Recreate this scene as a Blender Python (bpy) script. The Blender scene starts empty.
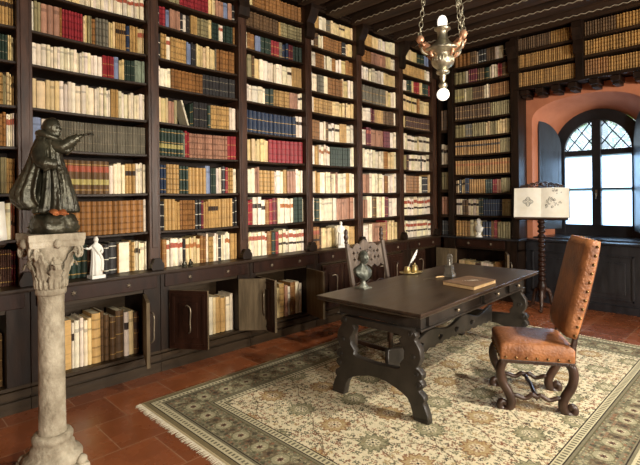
import bpy, bmesh, math, random, re
import numpy as np
from mathutils import Vector, Matrix
R = random.Random(7)
PI = math.pi
C = bpy.context.scene.collection

# ------------------------------------------------------------------ camera
F_PX, TH, ROLL, CY = 465.0, math.radians(45.0), math.radians(0.597), 196.6
CAMZ = 1.6
def cam_basis():
    F = Vector((math.cos(TH), math.sin(TH), 0)); Rr = Vector((math.sin(TH), -math.cos(TH), 0)); U = Vector((0, 0, 1))
    c, s = math.cos(ROLL), math.sin(ROLL)
    return F, Rr * c - U * s, U * c + Rr * s
CF, CR, CU = cam_basis()
cd = bpy.data.cameras.new('camera'); cam = bpy.data.objects.new('camera', cd); C.objects.link(cam)
m = Matrix((CR, CU, -CF)).transposed().to_4x4(); m.translation = Vector((0, 0, CAMZ)); cam.matrix_world = m
cd.sensor_width = 36; cd.lens = F_PX / 640 * 36; cd.shift_y = -(232.5 - CY) / 640; cd.clip_start = .05
bpy.context.scene.camera = cam
def ray(x, y): return CF + CR * ((x - 320) / F_PX) - CU * ((y - CY) / F_PX)
def X_at(px, Y, py=193):
    r = ray(px, py); return r.x / r.y * Y
def Y_at(px, X, py=193):
    r = ray(px, py); return r.y / r.x * X
def project(p):
    v = Vector(p) - Vector((0, 0, CAMZ)); d = v.dot(CF)
    return 320 + F_PX * v.dot(CR) / d, CY - F_PX * v.dot(CU) / d

# ------------------------------------------------------------------ mesh helpers
def lin(c):
    return tuple(((v / 255) / 12.92 if v / 255 <= .04045 else ((v / 255 + .055) / 1.055) ** 2.4) for v in c)

class MC:
    def __init__(s): s.v = []; s.f = []; s.c = []; s.mi = []; s.sm = []
    def add(s, vs, fs, col=None, mi=0, smooth=False):
        n = len(s.v); s.v += [tuple(v) for v in vs]
        for f in fs: s.f.append([i + n for i in f]); s.c.append(col); s.mi.append(mi); s.sm.append(smooth)
        return s
    def box(s, lo, hi, col=None, mi=0, M=None):
        x0, y0, z0 = lo; x1, y1, z1 = hi
        vs = [Vector(p) for p in ((x0,y0,z0),(x1,y0,z0),(x1,y1,z0),(x0,y1,z0),(x0,y0,z1),(x1,y0,z1),(x1,y1,z1),(x0,y1,z1))]
        if M: vs = [M @ v for v in vs]
        return s.add(vs, [(0,3,2,1),(4,5,6,7),(0,1,5,4),(1,2,6,5),(2,3,7,6),(3,0,4,7)], col, mi)
    def loft(s, rings, closed=True, cap=True, col=None, mi=0, smooth=True):
        n = len(rings[0]); vs = [p for r in rings for p in r]; fs = []
        for i in range(len(rings) - 1):
            for j in range(n if closed else n - 1):
                k = (j + 1) % n; fs.append((i*n+j, i*n+k, (i+1)*n+k, (i+1)*n+j))
        s.add(vs, fs, col, mi, smooth)
        if cap and closed:
            b = len(s.v) - len(vs)
            s.f.append([b + j for j in range(n)][::-1]); s.c.append(col); s.mi.append(mi); s.sm.append(False)
            e = b + (len(rings)-1)*n
            s.f.append([e + j for j in range(n)]); s.c.append(col); s.mi.append(mi); s.sm.append(False)
        return s
    def lathe(s, prof, c=(0,0,0), n=24, M=None, col=None, mi=0, flute=0, nf=8):
        rings = []
        for (r, z) in prof:
            ring = []
            for k in range(n):
                a = 2*PI*k/n; rr = r*(1+flute*math.cos(nf*a))
                p = Vector((rr*math.cos(a), rr*math.sin(a), z))
                if M: p = M @ p
                ring.append(p + Vector(c))
            rings.append(ring)
        return s.loft(rings, col=col, mi=mi)
    def ball(s, c, r, n=12, col=None, mi=0, M=None):
        r = (r, r, r) if not hasattr(r, '__len__') else r
        rings = []
        for i in range(n//2 + 1):
            t = PI*i/(n//2); t = min(max(t, .02), PI-.02)
            ring = []
            for k in range(n):
                a = 2*PI*k/n; p = Vector((r[0]*math.sin(t)*math.cos(a), r[1]*math.sin(t)*math.sin(a), -r[2]*math.cos(t)))
                if M: p = M @ p
                ring.append(p + Vector(c))
            rings.append(ring)
        return s.loft(rings, col=col, mi=mi)
    def tube(s, pts, rad, n=8, col=None, mi=0, flat=1.0, up=None, closed=False):
        pts = [Vector(p) for p in pts]
        rad = rad if hasattr(rad, '__len__') else [rad]*len(pts)
        rings = []; prev = None
        for i, p in enumerate(pts):
            if closed: t = pts[(i+1) % len(pts)] - pts[i-1]
            else: t = pts[min(i+1, len(pts)-1)] - pts[max(i-1, 0)]
            t = t.normalized() if t.length > 1e-9 else Vector((0,0,1))
            if up is not None: a = Vector(up) - t*t.dot(Vector(up))
            elif prev is None:
                a = Vector((0,0,1)) if abs(t.z) < .9 else Vector((1,0,0)); a = a - t*t.dot(a)
            else: a = prev - t*t.dot(prev)
            a.normalize(); prev = a; b = t.cross(a)
            rings.append([p + a*(rad[i]*flat*math.cos(2*PI*k/n)) + b*(rad[i]*math.sin(2*PI*k/n)) for k in range(n)])
        if closed: rings.append(rings[0])
        return s.loft(rings, cap=not closed, col=col, mi=mi)
    def sweep_rect(s, pts, w, t, up=(0,1,0), col=None, mi=0):
        """rectangular bar: w in plane, t along up"""
        pts = [Vector(p) for p in pts]; w = w if hasattr(w, '__len__') else [w]*len(pts)
        U = Vector(up); rings = []
        for i, p in enumerate(pts):
            d = (pts[min(i+1, len(pts)-1)] - pts[max(i-1, 0)]).normalized(); n = d.cross(U).normalized()
            h = w[i]/2; k = t/2; e = min(h, k)*.35
            ring = [(h,-k+e),(h,k-e),(h-e,k),(-h+e,k),(-h,k-e),(-h,-k+e),(-h+e,-k),(h-e,-k)]
            rings.append([p + n*a + U*b for a, b in ring])
        return s.loft(rings, col=col, mi=mi, smooth=False)
    def mesh(s, name):
        me = bpy.data.meshes.new(name); me.from_pydata(s.v, [], s.f)
        if any(s.sm): me.polygons.foreach_set('use_smooth', s.sm)
        if any(s.mi): me.polygons.foreach_set('material_index', s.mi)
        if any(c is not None for c in s.c):
            a = me.color_attributes.new('tint', 'FLOAT_COLOR', 'CORNER')
            out = []
            for f, c in zip(s.f, s.c):
                c = c or (.5,.5,.5); out += [c[0], c[1], c[2], 1.0]*len(f)
            a.data.foreach_set('color', out)
        me.update(); return me

def fix_normals(me):
    bm = bmesh.new(); bm.from_mesh(me); bmesh.ops.recalc_face_normals(bm, faces=bm.faces[:]); bm.to_mesh(me); bm.free()

def tag(o, label=None, cat=None, group=None, kind=None):
    if label: o['label'] = label
    if cat: o['category'] = cat
    if group: o['group'] = group
    if kind: o['kind'] = kind
    return o
def obj(name, mc, mat=None, parent=None, loc=None, rotz=0, bevel=0):
    me = mc.mesh(name) if isinstance(mc, MC) else mc
    fix_normals(me)
    o = bpy.data.objects.new(name, me); C.objects.link(o)
    for mm in (mat if isinstance(mat, (list, tuple)) else [mat]):
        if mm: me.materials.append(mm)
    if parent: o.parent = parent
    if loc is not None: o.location = loc
    if rotz: o.rotation_euler.z = rotz
    if bevel:
        b = o.modifiers.new('bevel', 'BEVEL'); b.width = bevel; b.segments = 2; b.limit_method = 'ANGLE'
    return o
def thing(name, label, cat, loc=(0,0,0), rotz=0, group=None):
    o = bpy.data.objects.new(name, None); C.objects.link(o); o.empty_display_size = .1
    o.location = loc; o.rotation_euler = (0,0,rotz); return tag(o, label, cat, group)
def struct(name, mc, mat, parent=None, **k):
    o = obj(name, mc, mat, parent, **k)
    o['kind'] = 'structure'; return o

def plate(outline, holes, thick, bevel=.004):
    """flat carved board from a 2D outline with holes -> mesh in XY, thickness along Z (centred)"""
    cu = bpy.data.curves.new('c', 'CURVE'); cu.dimensions = '2D'; cu.fill_mode = 'BOTH'; cu.extrude = thick/2 - bevel; cu.bevel_depth = bevel; cu.bevel_resolution = 1
    for pts in [outline] + holes:
        sp = cu.splines.new('POLY'); sp.points.add(len(pts)-1); sp.use_cyclic_u = True
        for p, q in zip(sp.points, pts): p.co = (q[0], q[1], 0, 1)
    o = bpy.data.objects.new('c', cu); C.objects.link(o)
    dg = bpy.context.evaluated_depsgraph_get(); me = bpy.data.meshes.new_from_object(o.evaluated_get(dg))
    bpy.data.objects.remove(o); bpy.data.curves.remove(cu)
    me.materials.clear(); return me
def xform(me, M): me.transform(M); return me
def join_meshes(mes):
    bm = bmesh.new()
    for me in mes: bm.from_mesh(me)
    out = bpy.data.meshes.new('j'); bm.to_mesh(out); bm.free(); return out
YZ = Matrix(((0,0,1,0),(1,0,0,0),(0,1,0,0),(0,0,0,1)))      # (a,b,t) -> (t,a,b)
XZ = Matrix(((1,0,0,0),(0,0,-1,0),(0,1,0,0),(0,0,0,1)))     # (a,b,t) -> (a,-t,b)
def smooth_closed(pts, n=6):
    out = []; L = len(pts)
    for i in range(L):
        p0, p1, p2, p3 = pts[i-1], pts[i], pts[(i+1) % L], pts[(i+2) % L]
        for k in range(n):
            t = k/n
            out.append(tuple(.5*((2*p1[j]) + (-p0[j]+p2[j])*t + (2*p0[j]-5*p1[j]+4*p2[j]-p3[j])*t*t + (-p0[j]+3*p1[j]-3*p2[j]+p3[j])*t**3) for j in range(len(p1))))
    return out
def smooth_open(pts, n=6):
    out = []; P = [pts[0]] + list(pts) + [pts[-1]]
    for i in range(1, len(P)-2):
        p0, p1, p2, p3 = P[i-1], P[i], P[i+1], P[i+2]
        for k in range(n):
            t = k/n
            out.append(tuple(.5*((2*p1[j]) + (-p0[j]+p2[j])*t + (2*p0[j]-5*p1[j]+4*p2[j]-p3[j])*t*t + (-p0[j]+3*p1[j]-3*p2[j]+p3[j])*t**3) for j in range(len(p1))))
    out.append(tuple(pts[-1])); return out

# ------------------------------------------------------------------ materials
def nodes(name):
    mt = bpy.data.materials.new(name); mt.use_nodes = True; nt = mt.node_tree
    return mt, nt, nt.nodes['Principled BSDF'], nt.nodes, nt.links
def noisy(name, c1, c2, rough=.5, scale=8, stretch=(1,1,1), metal=0, bump=.1, detail=6, spec=.5, c3=None, coat=0, rough2=None, bscale=None):
    mt, nt, b, N, L = nodes(name)
    tc = N.new('ShaderNodeTexCoord'); mp = N.new('ShaderNodeMapping'); mp.inputs['Scale'].default_value = stretch
    L.new(tc.outputs['Object'], mp.inputs['Vector'])
    nz = N.new('ShaderNodeTexNoise'); nz.inputs['Scale'].default_value = scale; nz.inputs['Detail'].default_value = detail; nz.inputs['Roughness'].default_value = .6
    L.new(mp.outputs['Vector'], nz.inputs['Vector'])
    cr = N.new('ShaderNodeValToRGB'); cr.color_ramp.elements[0].position = .32; cr.color_ramp.elements[1].position = .68
    cr.color_ramp.elements[0].color = (*lin(c1), 1); cr.color_ramp.elements[1].color = (*lin(c2), 1)
    if c3: e = cr.color_ramp.elements.new(.82); e.color = (*lin(c3), 1)
    L.new(nz.outputs['Fac'], cr.inputs['Fac']); L.new(cr.outputs['Color'], b.inputs['Base Color'])
    b.inputs['Roughness'].default_value = rough; b.inputs['Metallic'].default_value = metal; b.inputs['Specular IOR Level'].default_value = spec
    b.inputs['Coat Weight'].default_value = coat
    if rough2 is not None:
        mr = N.new('ShaderNodeMapRange'); mr.inputs['To Min'].default_value = rough; mr.inputs['To Max'].default_value = rough2
        L.new(nz.outputs['Fac'], mr.inputs['Value']); L.new(mr.outputs['Result'], b.inputs['Roughness'])
    if bump:
        bp = N.new('ShaderNodeBump'); bp.inputs['Strength'].default_value = bump; bp.inputs['Distance'].default_value = .02
        if bscale:
            n2 = N.new('ShaderNodeTexNoise'); n2.inputs['Scale'].default_value = bscale; n2.inputs['Detail'].default_value = 4
            L.new(tc.outputs['Object'], n2.inputs['Vector']); L.new(n2.outputs['Fac'], bp.inputs['Height'])
        else: L.new(nz.outputs['Fac'], bp.inputs['Height'])
        L.new(bp.outputs['Normal'], b.inputs['Normal'])
    return mt
M = {}
M['case'] = noisy('dark_walnut', (19,13,9), (42,28,19), .42, 5, (3,3,.5), bump=.15, spec=.25)
M['post'] = noisy('worn_walnut', (40,25,18), (78,52,38), .4, 6, (3,3,.45), bump=.2, c3=(100,74,62), spec=.35)
M['shelf'] = noisy('shelf_walnut', (30,21,14), (58,41,27), .45, 5, (.5,3,3), bump=.12, spec=.25)
M['back'] = noisy('case_interior', (22,14,10), (38,26,19), .7, 4, (3,3,.5), spec=.25)
M['plainwood'] = noisy('unfinished_door_inside', (80,68,50), (114,98,74), .65, 7, (3,3,.4), bump=.2, spec=.25)
M['carved'] = noisy('carved_dark_red_walnut', (29,16,11), (50,29,20), .38, 6, (2,2,.6), bump=.15, spec=.25)
M['plinth'] = noisy('plinth_wood', (36,27,17), (60,46,30), .5, 6, (.4,3,3), bump=.2, spec=.25)
M['beam'] = noisy('ceiling_beam_wood', (36,25,17), (68,48,33), .7, 4, (3,.4,3), bump=.3, spec=.25)
M['table'] = noisy('table_top_oak', (40,31,25), (68,54,42), .26, 5, (.5,4,4), bump=.08, rough2=.45)
M['tablewood'] = noisy('table_frame_oak', (29,26,23), (54,48,42), .42, 7, (1,1,1), bump=.2)
M['chairwood'] = noisy('chair_walnut', (38,25,19), (70,48,36), .35, 9, bump=.2)
M['greywood'] = noisy('weathered_chair_wood', (80,70,62), (128,114,102), .5, 9, (2,2,.6), bump=.25)
M['leather'] = noisy('worn_tan_leather', (108,64,36), (168,110,66), .36, 7, bump=.35, c3=(206,158,108), rough2=.55, bscale=55)
M['brassnail'] = noisy('old_brass', (96,74,48), (150,120,80), .35, 30, metal=.9, bump=.1)
M['brass'] = noisy('polished_brass', (190,168,112), (222,204,150), .36, 20, metal=.8, bump=.03)
M['bronze'] = noisy('dark_bronze', (37,36,29), (86,83,67), .3, 10, metal=.5, bump=.35, bscale=40)
M['bronze_bust'] = noisy('green_bronze', (72,76,68), (158,160,146), .34, 14, metal=.4, bump=.3)
M['copper_rock'] = noisy('reddish_bronze', (150,86,50), (196,124,76), .45, 14, metal=.4, bump=.2)
M['stone'] = noisy('weathered_marble', (118,106,86), (190,180,158), .8, 7, bump=.5, c3=(214,208,194), bscale=30)
M['plaster'] = noisy('white_plaster', (226,224,214), (240,238,230), .6, 12, bump=.08)
M['silver'] = noisy('tarnished_silver', (150,144,120), (206,200,178), .3, 16, metal=.85, bump=.2, rough2=.45)
M['gilt'] = noisy('pinkish_gilt', (196,140,104), (226,178,144), .4, 20, metal=.5, bump=.2)
M['wall'] = noisy('terracotta_plaster', (172,104,72), (194,124,90), .85, 2.5, bump=.1, detail=8)
M['nearwall'] = noisy('dim_plaster', (150,110,84), (170,126,98), .9, 3, bump=.1)
M['black'] = noisy('black_painted_frame', (22,24,28), (36,38,44), .4, 8, bump=.1)
M['shutter'] = noisy('grey_painted_shutter', (48,52,58), (66,72,80), .42, 5, (2,2,.5), bump=.1)
M['dado'] = noisy('black_varnished_panelling', (24,24,27), (46,46,50), .3, 6, (2,2,.5), bump=.1)
M['parchment'] = noisy('parchment', (236,230,212), (246,242,230), .7, 9, bump=.05)
M['ink'] = noisy('faded_ink', (70,68,62), (104,100,90), .8, 30, bump=0)
M['quill'] = noisy('white_feather', (232,230,222), (246,244,238), .7, 30, bump=.1)
M['cord'] = noisy('painted_pale_moulding', (140,130,110), (176,164,142), .7, 30, bump=.1)
M['knob'] = noisy('tarnished_pull', (120,108,92), (160,146,124), .35, 30, metal=.6, bump=.1)
M['fringe'] = noisy('cotton_fringe', (196,184,156), (220,210,186), .9, 60, bump=.2)
M['tanbook'] = noisy('brown_suede_cover', (110,84,60), (136,106,78), .6, 14, bump=.1)
M['edgegold'] = noisy('tan_book_edge', (206,170,118), (232,200,150), .6, (40), bump=.1)
M['greymetal'] = noisy('grey_stone_block', (72,68,60), (108,100,88), .5, 14, bump=.2)
M['brownblot'] = noisy('book_back_brown', (60,40,30), (90,62,46), .5, 14, bump=.2)
M['lettering'] = noisy('pale_cover_lettering', (214,204,186), (230,222,206), .6, 20, bump=0)
def glow(name, col, s):
    mt, nt, b, N, L = nodes(name); b.inputs['Base Color'].default_value = (*lin(col), 1)
    b.inputs['Emission Color'].default_value = (*lin(col), 1); b.inputs['Emission Strength'].default_value = s; return mt
M['bulb'] = glow('lit_bulb_glass', (255,246,232), 1.1)

def attr_mat(name, rough=.5, var=.12, scale=25, spec=.4, bump=.2, bscale=120):
    mt, nt, b, N, L = nodes(name)
    at = N.new('ShaderNodeAttribute'); at.attribute_name = 'tint'
    tc = N.new('ShaderNodeTexCoord'); nz = N.new('ShaderNodeTexNoise'); nz.inputs['Scale'].default_value = scale; nz.inputs['Detail'].default_value = 5
    L.new(tc.outputs['Object'], nz.inputs['Vector'])
    mr = N.new('ShaderNodeMapRange'); mr.inputs['From Min'].default_value = .3; mr.inputs['From Max'].default_value = .7
    mr.inputs['To Min'].default_value = 1-var; mr.inputs['To Max'].default_value = 1+var; L.new(nz.outputs['Fac'], mr.inputs['Value'])
    mx = N.new('ShaderNodeVectorMath'); mx.operation = 'SCALE'; L.new(at.outputs['Color'], mx.inputs[0]); L.new(mr.outputs['Result'], mx.inputs['Scale'])
    L.new(mx.outputs['Vector'], b.inputs['Base Color'])
    b.inputs['Roughness'].default_value = rough; b.inputs['Specular IOR Level'].default_value = spec
    if bump:
        n2 = N.new('ShaderNodeTexNoise'); n2.inputs['Scale'].default_value = bscale; L.new(tc.outputs['Object'], n2.inputs['Vector'])
        bp = N.new('ShaderNodeBump'); bp.inputs['Strength'].default_value = bump; bp.inputs['Distance'].default_value = .003; L.new(n2.outputs['Fac'], bp.inputs['Height']); L.new(bp.outputs['Normal'], b.inputs['Normal'])
    return mt
M['book'] = attr_mat('book_binding', .5, .22, 14)
M['rug'] = attr_mat('woven_wool', .95, .1, 60, .1, .6, 300)

def floor_mat():
    mt, nt, b, N, L = nodes('terracotta_tiles')
    tc = N.new('ShaderNodeTexCoord'); mp = N.new('ShaderNodeMapping'); mp.inputs['Location'].default_value = (.13, .07, 0); L.new(tc.outputs['Object'], mp.inputs['Vector'])
    br = N.new('ShaderNodeTexBrick'); br.offset = .5; br.inputs['Scale'].default_value = 1; br.inputs['Brick Width'].default_value = .44; br.inputs['Row Height'].default_value = .44
    br.inputs['Mortar Size'].default_value = .0035; br.inputs['Mortar Smooth'].default_value = .2; br.inputs['Bias'].default_value = 0
    br.inputs['Color1'].default_value = (*lin((142,80,46)), 1); br.inputs['Color2'].default_value = (*lin((116,63,36)), 1); br.inputs['Mortar'].default_value = (*lin((160,120,92)), 1)
    L.new(mp.outputs['Vector'], br.inputs['Vector'])
    nz = N.new('ShaderNodeTexNoise'); nz.inputs['Scale'].default_value = 5; nz.inputs['Detail'].default_value = 8; L.new(tc.outputs['Object'], nz.inputs['Vector'])
    mr = N.new('ShaderNodeMapRange'); mr.inputs['To Min'].default_value = .62; mr.inputs['To Max'].default_value = 1.35; L.new(nz.outputs['Fac'], mr.inputs['Value'])
    mx = N.new('ShaderNodeVectorMath'); mx.operation = 'SCALE'; L.new(br.outputs['Color'], mx.inputs[0]); L.new(mr.outputs['Result'], mx.inputs['Scale']); L.new(mx.outputs['Vector'], b.inputs['Base Color'])
    m2 = N.new('ShaderNodeMapRange'); m2.inputs['To Min'].default_value = .14; m2.inputs['To Max'].default_value = .4; L.new(nz.outputs['Fac'], m2.inputs['Value']); L.new(m2.outputs['Result'], b.inputs['Roughness'])
    bp = N.new('ShaderNodeBump'); bp.inputs['Strength'].default_value = .25; bp.inputs['Distance'].default_value = .004; bp.invert = True
    L.new(br.outputs['Fac'], bp.inputs['Height']); L.new(bp.outputs['Normal'], b.inputs['Normal'])
    return mt
M['floor'] = floor_mat()
def frosted(name, col, t=.8):
    mt, nt, b, N, L = nodes(name); out = N['Material Output']
    tr = N.new('ShaderNodeBsdfTranslucent'); tr.inputs['Color'].default_value = (*col, 1)
    tp = N.new('ShaderNodeBsdfTransparent'); gl = N.new('ShaderNodeBsdfGlossy'); gl.inputs['Roughness'].default_value = .15
    m1 = N.new('ShaderNodeMixShader'); m1.inputs[0].default_value = 1-t; L.new(tr.outputs[0], m1.inputs[1]); L.new(tp.outputs[0], m1.inputs[2])
    m2 = N.new('ShaderNodeMixShader'); m2.inputs[0].default_value = .05; L.new(m1.outputs[0], m2.inputs[1]); L.new(gl.outputs[0], m2.inputs[2]); L.new(m2.outputs[0], out.inputs['Surface'])
    return mt
M['frost'] = frosted('frosted_pane', (.80,.92,1.0), .85)
M['clear'] = frosted('old_leaded_glass', (.9,.97,.95), .10)

# ------------------------------------------------------------------ setting
D = 4.2          # front plane of the long bookcase
XW = 7.35        # end wall plane
FX = 7.04        # front plane of end bookcases
CEIL = 4.22
struct('floor', MC().box((-2.2,-3.2,-.1), (8.3,4.65,0)), M['floor'])
struct('ceiling', MC().box((-2.2,-3.2,CEIL), (7.4,4.65,CEIL+.1)), M['beam'])
struct('wall_back', MC().box((-2.2,4.55,0), (7.4,4.65,CEIL)), M['nearwall'])
struct('wall_left', MC().box((-2.3,-3.2,0), (-2.2,4.65,CEIL)), M['nearwall'])
wf = MC()     # unseen wall opposite the books, two tall openings added to seat the lamps
lamp_openings = [(-.2, 1.2), (2.9, 4.7)]
wf.box((-2.2,-3.3,0), (8.0,-3.2,.9)); wf.box((-2.2,-3.3,3.0), (8.0,-3.2,CEIL))
xs = [-2.2] + [a for w in lamp_openings for a in w] + [8.0]
for i in range(0, 6, 2): wf.box((xs[i],-3.3,.9), (xs[i+1],-3.2,3.0))
struct('wall_front', wf, M['nearwall'])

# beams with pale zigzag moulding
k = 0; x = -1.8
while x < 7.0:
    k += 1
    bx = 4.32 - .4875*13 + .4875*k
    x = bx
    if bx > 6.95: break
    b = struct('trim_%d' % k, MC().box((bx,-3.2,3.95), (bx+.21,4.18,CEIL)), M['beam'])
    z = MC(); n = 150
    pts = [(bx-.004, -3.0 + 7.1*i/n, 3.957 + (.011 if i % 2 else -.006)) for i in range(n+1)]
    z.tube(pts, .007, 4)
    o = struct('beam_moulding', z, M['cord'], b)

# end wall with arched deep window
WC = 2.0
def arch_pts(hw, zs, rise, z0, n=20):
    pts = [(WC-hw, z0)]
    for i in range(n+1):
        t = PI - PI*i/n
        pts.append((WC + hw*math.cos(t), zs + rise*math.sin(t)))
    pts.append((WC+hw, z0)); return pts
outer = arch_pts(.74, 2.66, .37, .95, 24)
# flatter (segmental) head for the room side of the recess
outer = [(WC-.74,.93)] + [(WC+.74*math.cos(PI-PI*i/24), 2.70+.33*math.sin(PI*i/24)**.8) for i in range(25)] + [(WC+.74,.93)]
inner = arch_pts(.61, 2.27, .61, .93, 24)
xi = 7.93
fw = MC()
def wall_face(fw, x, hole, ylo, yhi, z0, z1, flip=False):
    h = hole
    fw.add([(x,ylo,z0),(x,h[0][0],z0),(x,h[0][0],z1),(x,ylo,z1)], [(0,1,2,3)])
    fw.add([(x,h[-1][0],z0),(x,yhi,z0),(x,yhi,z1),(x,h[-1][0],z1)], [(0,1,2,3)])
    fw.add([(x,h[0][0],z0),(x,h[-1][0],z0),(x,h[-1][0],h[0][1]),(x,h[0][0],h[0][1])], [(0,1,2,3)])
    up = [p for p in h]
    for a, b in zip(up[:-1], up[1:]):
        if abs(a[0]-b[0]) < 1e-6: continue
        fw.add([(x,a[0],a[1]),(x,b[0],b[1]),(x,b[0],z1),(x,a[0],z1)], [(0,1,2,3)])
wall_face(fw, XW, outer, -3.3, 4.65, 0, CEIL)
fw.loft([[(XW,p[0],p[1]) for p in outer], [(xi+.12,p[0],p[1]) for p in inner]], closed=False, cap=False, smooth=True)
wall_face(fw, xi+.2, inner, -3.3, 4.65, 0, CEIL)
me_w = fw.mesh('wall_right'); o = bpy.data.objects.new('wall_right', me_w); C.objects.link(o); me_w.materials.append(M['wall']); o['kind'] = 'structure'
struct('trim_sill', MC().box((7.36, WC-.74, .90), (8.12, WC+.74, .955)), M['dado']).name = 'trim_30'

# window
def arc_band(mc, x0, x1, r0, r1, zc, yc, n=24, a0=0, a1=PI):
    rings = []
    for i in range(n+1):
        t = a0 + (a1-a0)*i/n; c, s = math.cos(t), math.sin(t)
        rings.append([(x0,yc+r0*c,zc+r0*s),(x0,yc+r1*c,zc+r1*s),(x1,yc+r1*c,zc+r1*s),(x1,yc+r0*c,zc+r0*s)])
    mc.loft(rings, closed=True, smooth=False)
WY = 2.02; ZC = 2.27
win = bpy.data.objects.new('window_1', None); C.objects.link(win); win['kind'] = 'structure'
f = MC()
arc_band(f, 7.97, 8.05, .45, .62, ZC, WY)
f.box((7.97,WY-.62,.95),(8.05,WY-.45,ZC)); f.box((7.97,WY+.45,.95),(8.05,WY+.62,ZC)); f.box((7.97,WY-.45,.95),(8.05,WY+.45,1.125))
f.box((7.94,WY-.06,1.125),(8.05,WY+.06,ZC+.45)); f.box((7.97,WY-.45,2.19),(8.05,WY+.45,2.275)); 
f.box((7.98,WY-.45,1.665),(8.04,WY+.45,1.69)); f.box((7.985,WY-.45,2.232),(8.03,WY+.45,2.24))
obj('window_frame', f, M['black'], win, bevel=.004)['kind'] = 'structure'
hd = MC(); hd.tube([(7.925,WY,1.60),(7.91,WY,1.60),(7.91,WY,1.52)], .008, 8); hd.box((7.932,WY-.012,1.57),(7.94,WY+.012,1.66)); obj('window_handle', hd, M['knob'], win)
for sgn in (-1, 1):
    a, b = sorted((WY+sgn*.06, WY+sgn*.45))
    for (z0, z1) in ((1.125,1.665),(1.69,2.19)):
        obj('window_pane', MC().box((8.008,a,z0),(8.012,b,z1)), M['frost'], win)
    g = MC(); n = 12; top = []
    for i in range(n+1):
        y = WY + sgn*(.06+.39*i/n); top.append((y, ZC + math.sqrt(max(0, .452**2-(y-WY)**2))))
    lo = [(8.01,y,2.275) for y, z in top]; hi = [(8.01,y,max(z,2.2751)) for y, z in top]
    g.loft([lo, hi], closed=False, cap=False, smooth=False); obj('window_pane', g, M['clear'], win)
    ld = MC()         # diamond leads, clipped to the arch
    for q in range(-8, 14):
        for dr in (1, -1):
            seg = []
            for i in range(80):
                y = .06 + .39*i/79; z = 2.275 + (q*.27 + dr*y*1.30) 
                if 2.275 < z < ZC + math.sqrt(max(0, .45**2-y*y)): seg.append((8.004, WY+sgn*y, z))
            if len(seg) > 2: ld.tube([seg[0], seg[-1]], .010, 5)
    obj('window_leading', ld, M['black'], win)

# shutters (tall free edge in the room, hinge by the frame, quarter-arch head)
for sgn, nm in ((1, 'left'), (-1, 'right')):
    h0 = Vector((7.93, WY+sgn*.50, 0)); h1 = Vector((7.50, WY+sgn*.675, 0))
    dv = (h1-h0); wd = dv.length; dv.normalize(); nv = Vector((0,0,1)).cross(dv)
    zt = lambda s_: 2.33 + .40*math.sqrt(max(0, 1-(1-s_/wd)**2))
    pl = [(0, .0)] ; ol = [(0,1.06)] + [(wd*(1-math.cos(PI/2*i/14)) if i else 0, 2.33+.40*math.sin(PI/2*i/14)) for i in range(15)] + [(wd,1.06)]
    me = plate(ol, [], .03, .004)
    Mx = Matrix(((dv.x,0,nv.x,h0.x),(dv.y,0,nv.y,h0.y),(0,1,0,0),(0,0,0,1)))
    # plate XY -> (dv, z), thickness -> nv
    me.transform(Mx)
    sh = obj('window_shutter', me, M['shutter'], win)
    rm = MC()
    for (z0, z1) in ((1.14,1.60),(1.68,2.28)):
        for a, b, c, d in ((.05,wd-.05,z0,z0+.012),(.05,wd-.05,z1,z1+.012),(.05,.062,z0,z1),(wd-.062,wd-.05,z0,z1)):
            Mz = Matrix(((dv.x,nv.x,0,h0.x),(dv.y,nv.y,0,h0.y),(0,0,1,0),(0,0,0,1)))
            rm.box((a,-.018,c),(b,.018,d), M=Mz)
    obj('shutter_moulding', rm, M['shutter'], sh)

# ------------------------------------------------------------------ bookcase (long wall)
PC = [-.09, .94, 1.985, 3.0, 3.995, 4.968, 5.965, 6.92]
BZ = [1.293, 1.65, 2.012, 2.331, 2.675, 2.944, 3.259, 3.515, 3.755]
LEDGE = .935; TOPZ = 4.02
PW = .105
BAY = ['leftmost bay', 'second bay from left', 'third bay from left', 'fourth bay from left', 'fifth bay from left', 'sixth bay from left', 'seventh bay by the corner']
def corbel(mc, x, y0, z0, h, w, d, sgn=-1):
    prof = [(0,z0),(d*.25,z0+.02),(d*.35,z0+h*.25),(d*.3,z0+h*.45),(d*.7,z0+h*.6),(d,z0+h*.8),(d,z0+h)]
    a = [(x-w/2, y0-p, z) for p, z in prof] + [(x-w/2, y0, z0+h)]; b = [(x+w/2, y0-p, z) for p, z in prof] + [(x+w/2, y0, z0+h)]
    n = len(a); mc.add(a+b, [tuple(range(n)), tuple(range(2*n-1, n-1, -1))] + [(i, (i+1) % n, n+(i+1) % n, n+i) for i in range(n)])
def lobed_foot(mc, x, y, z, w):
    pts = [(-w*.52,0),(-w*.6,.02),(-w*.6,.045),(-w*.52,.062),(-w*.42,.07),(-w*.38,.09),(-w*.26,.105),(w*.26,.105),(w*.38,.09),(w*.42,.07),(w*.52,.062),(w*.6,.045),(w*.6,.02),(w*.52,0)]
    a = [(x+p[0], y-.05, z+max(0,p[1])) for p in pts]; b = [(x+p[0], y, z+max(0,p[1])) for p in pts]; n = len(a)
    mc.add(a+b, [tuple(range(n)), tuple(range(2*n-1, n-1, -1))] + [(i, (i+1) % n, n+(i+1) % n, n+i) for i in range(n)])
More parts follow.
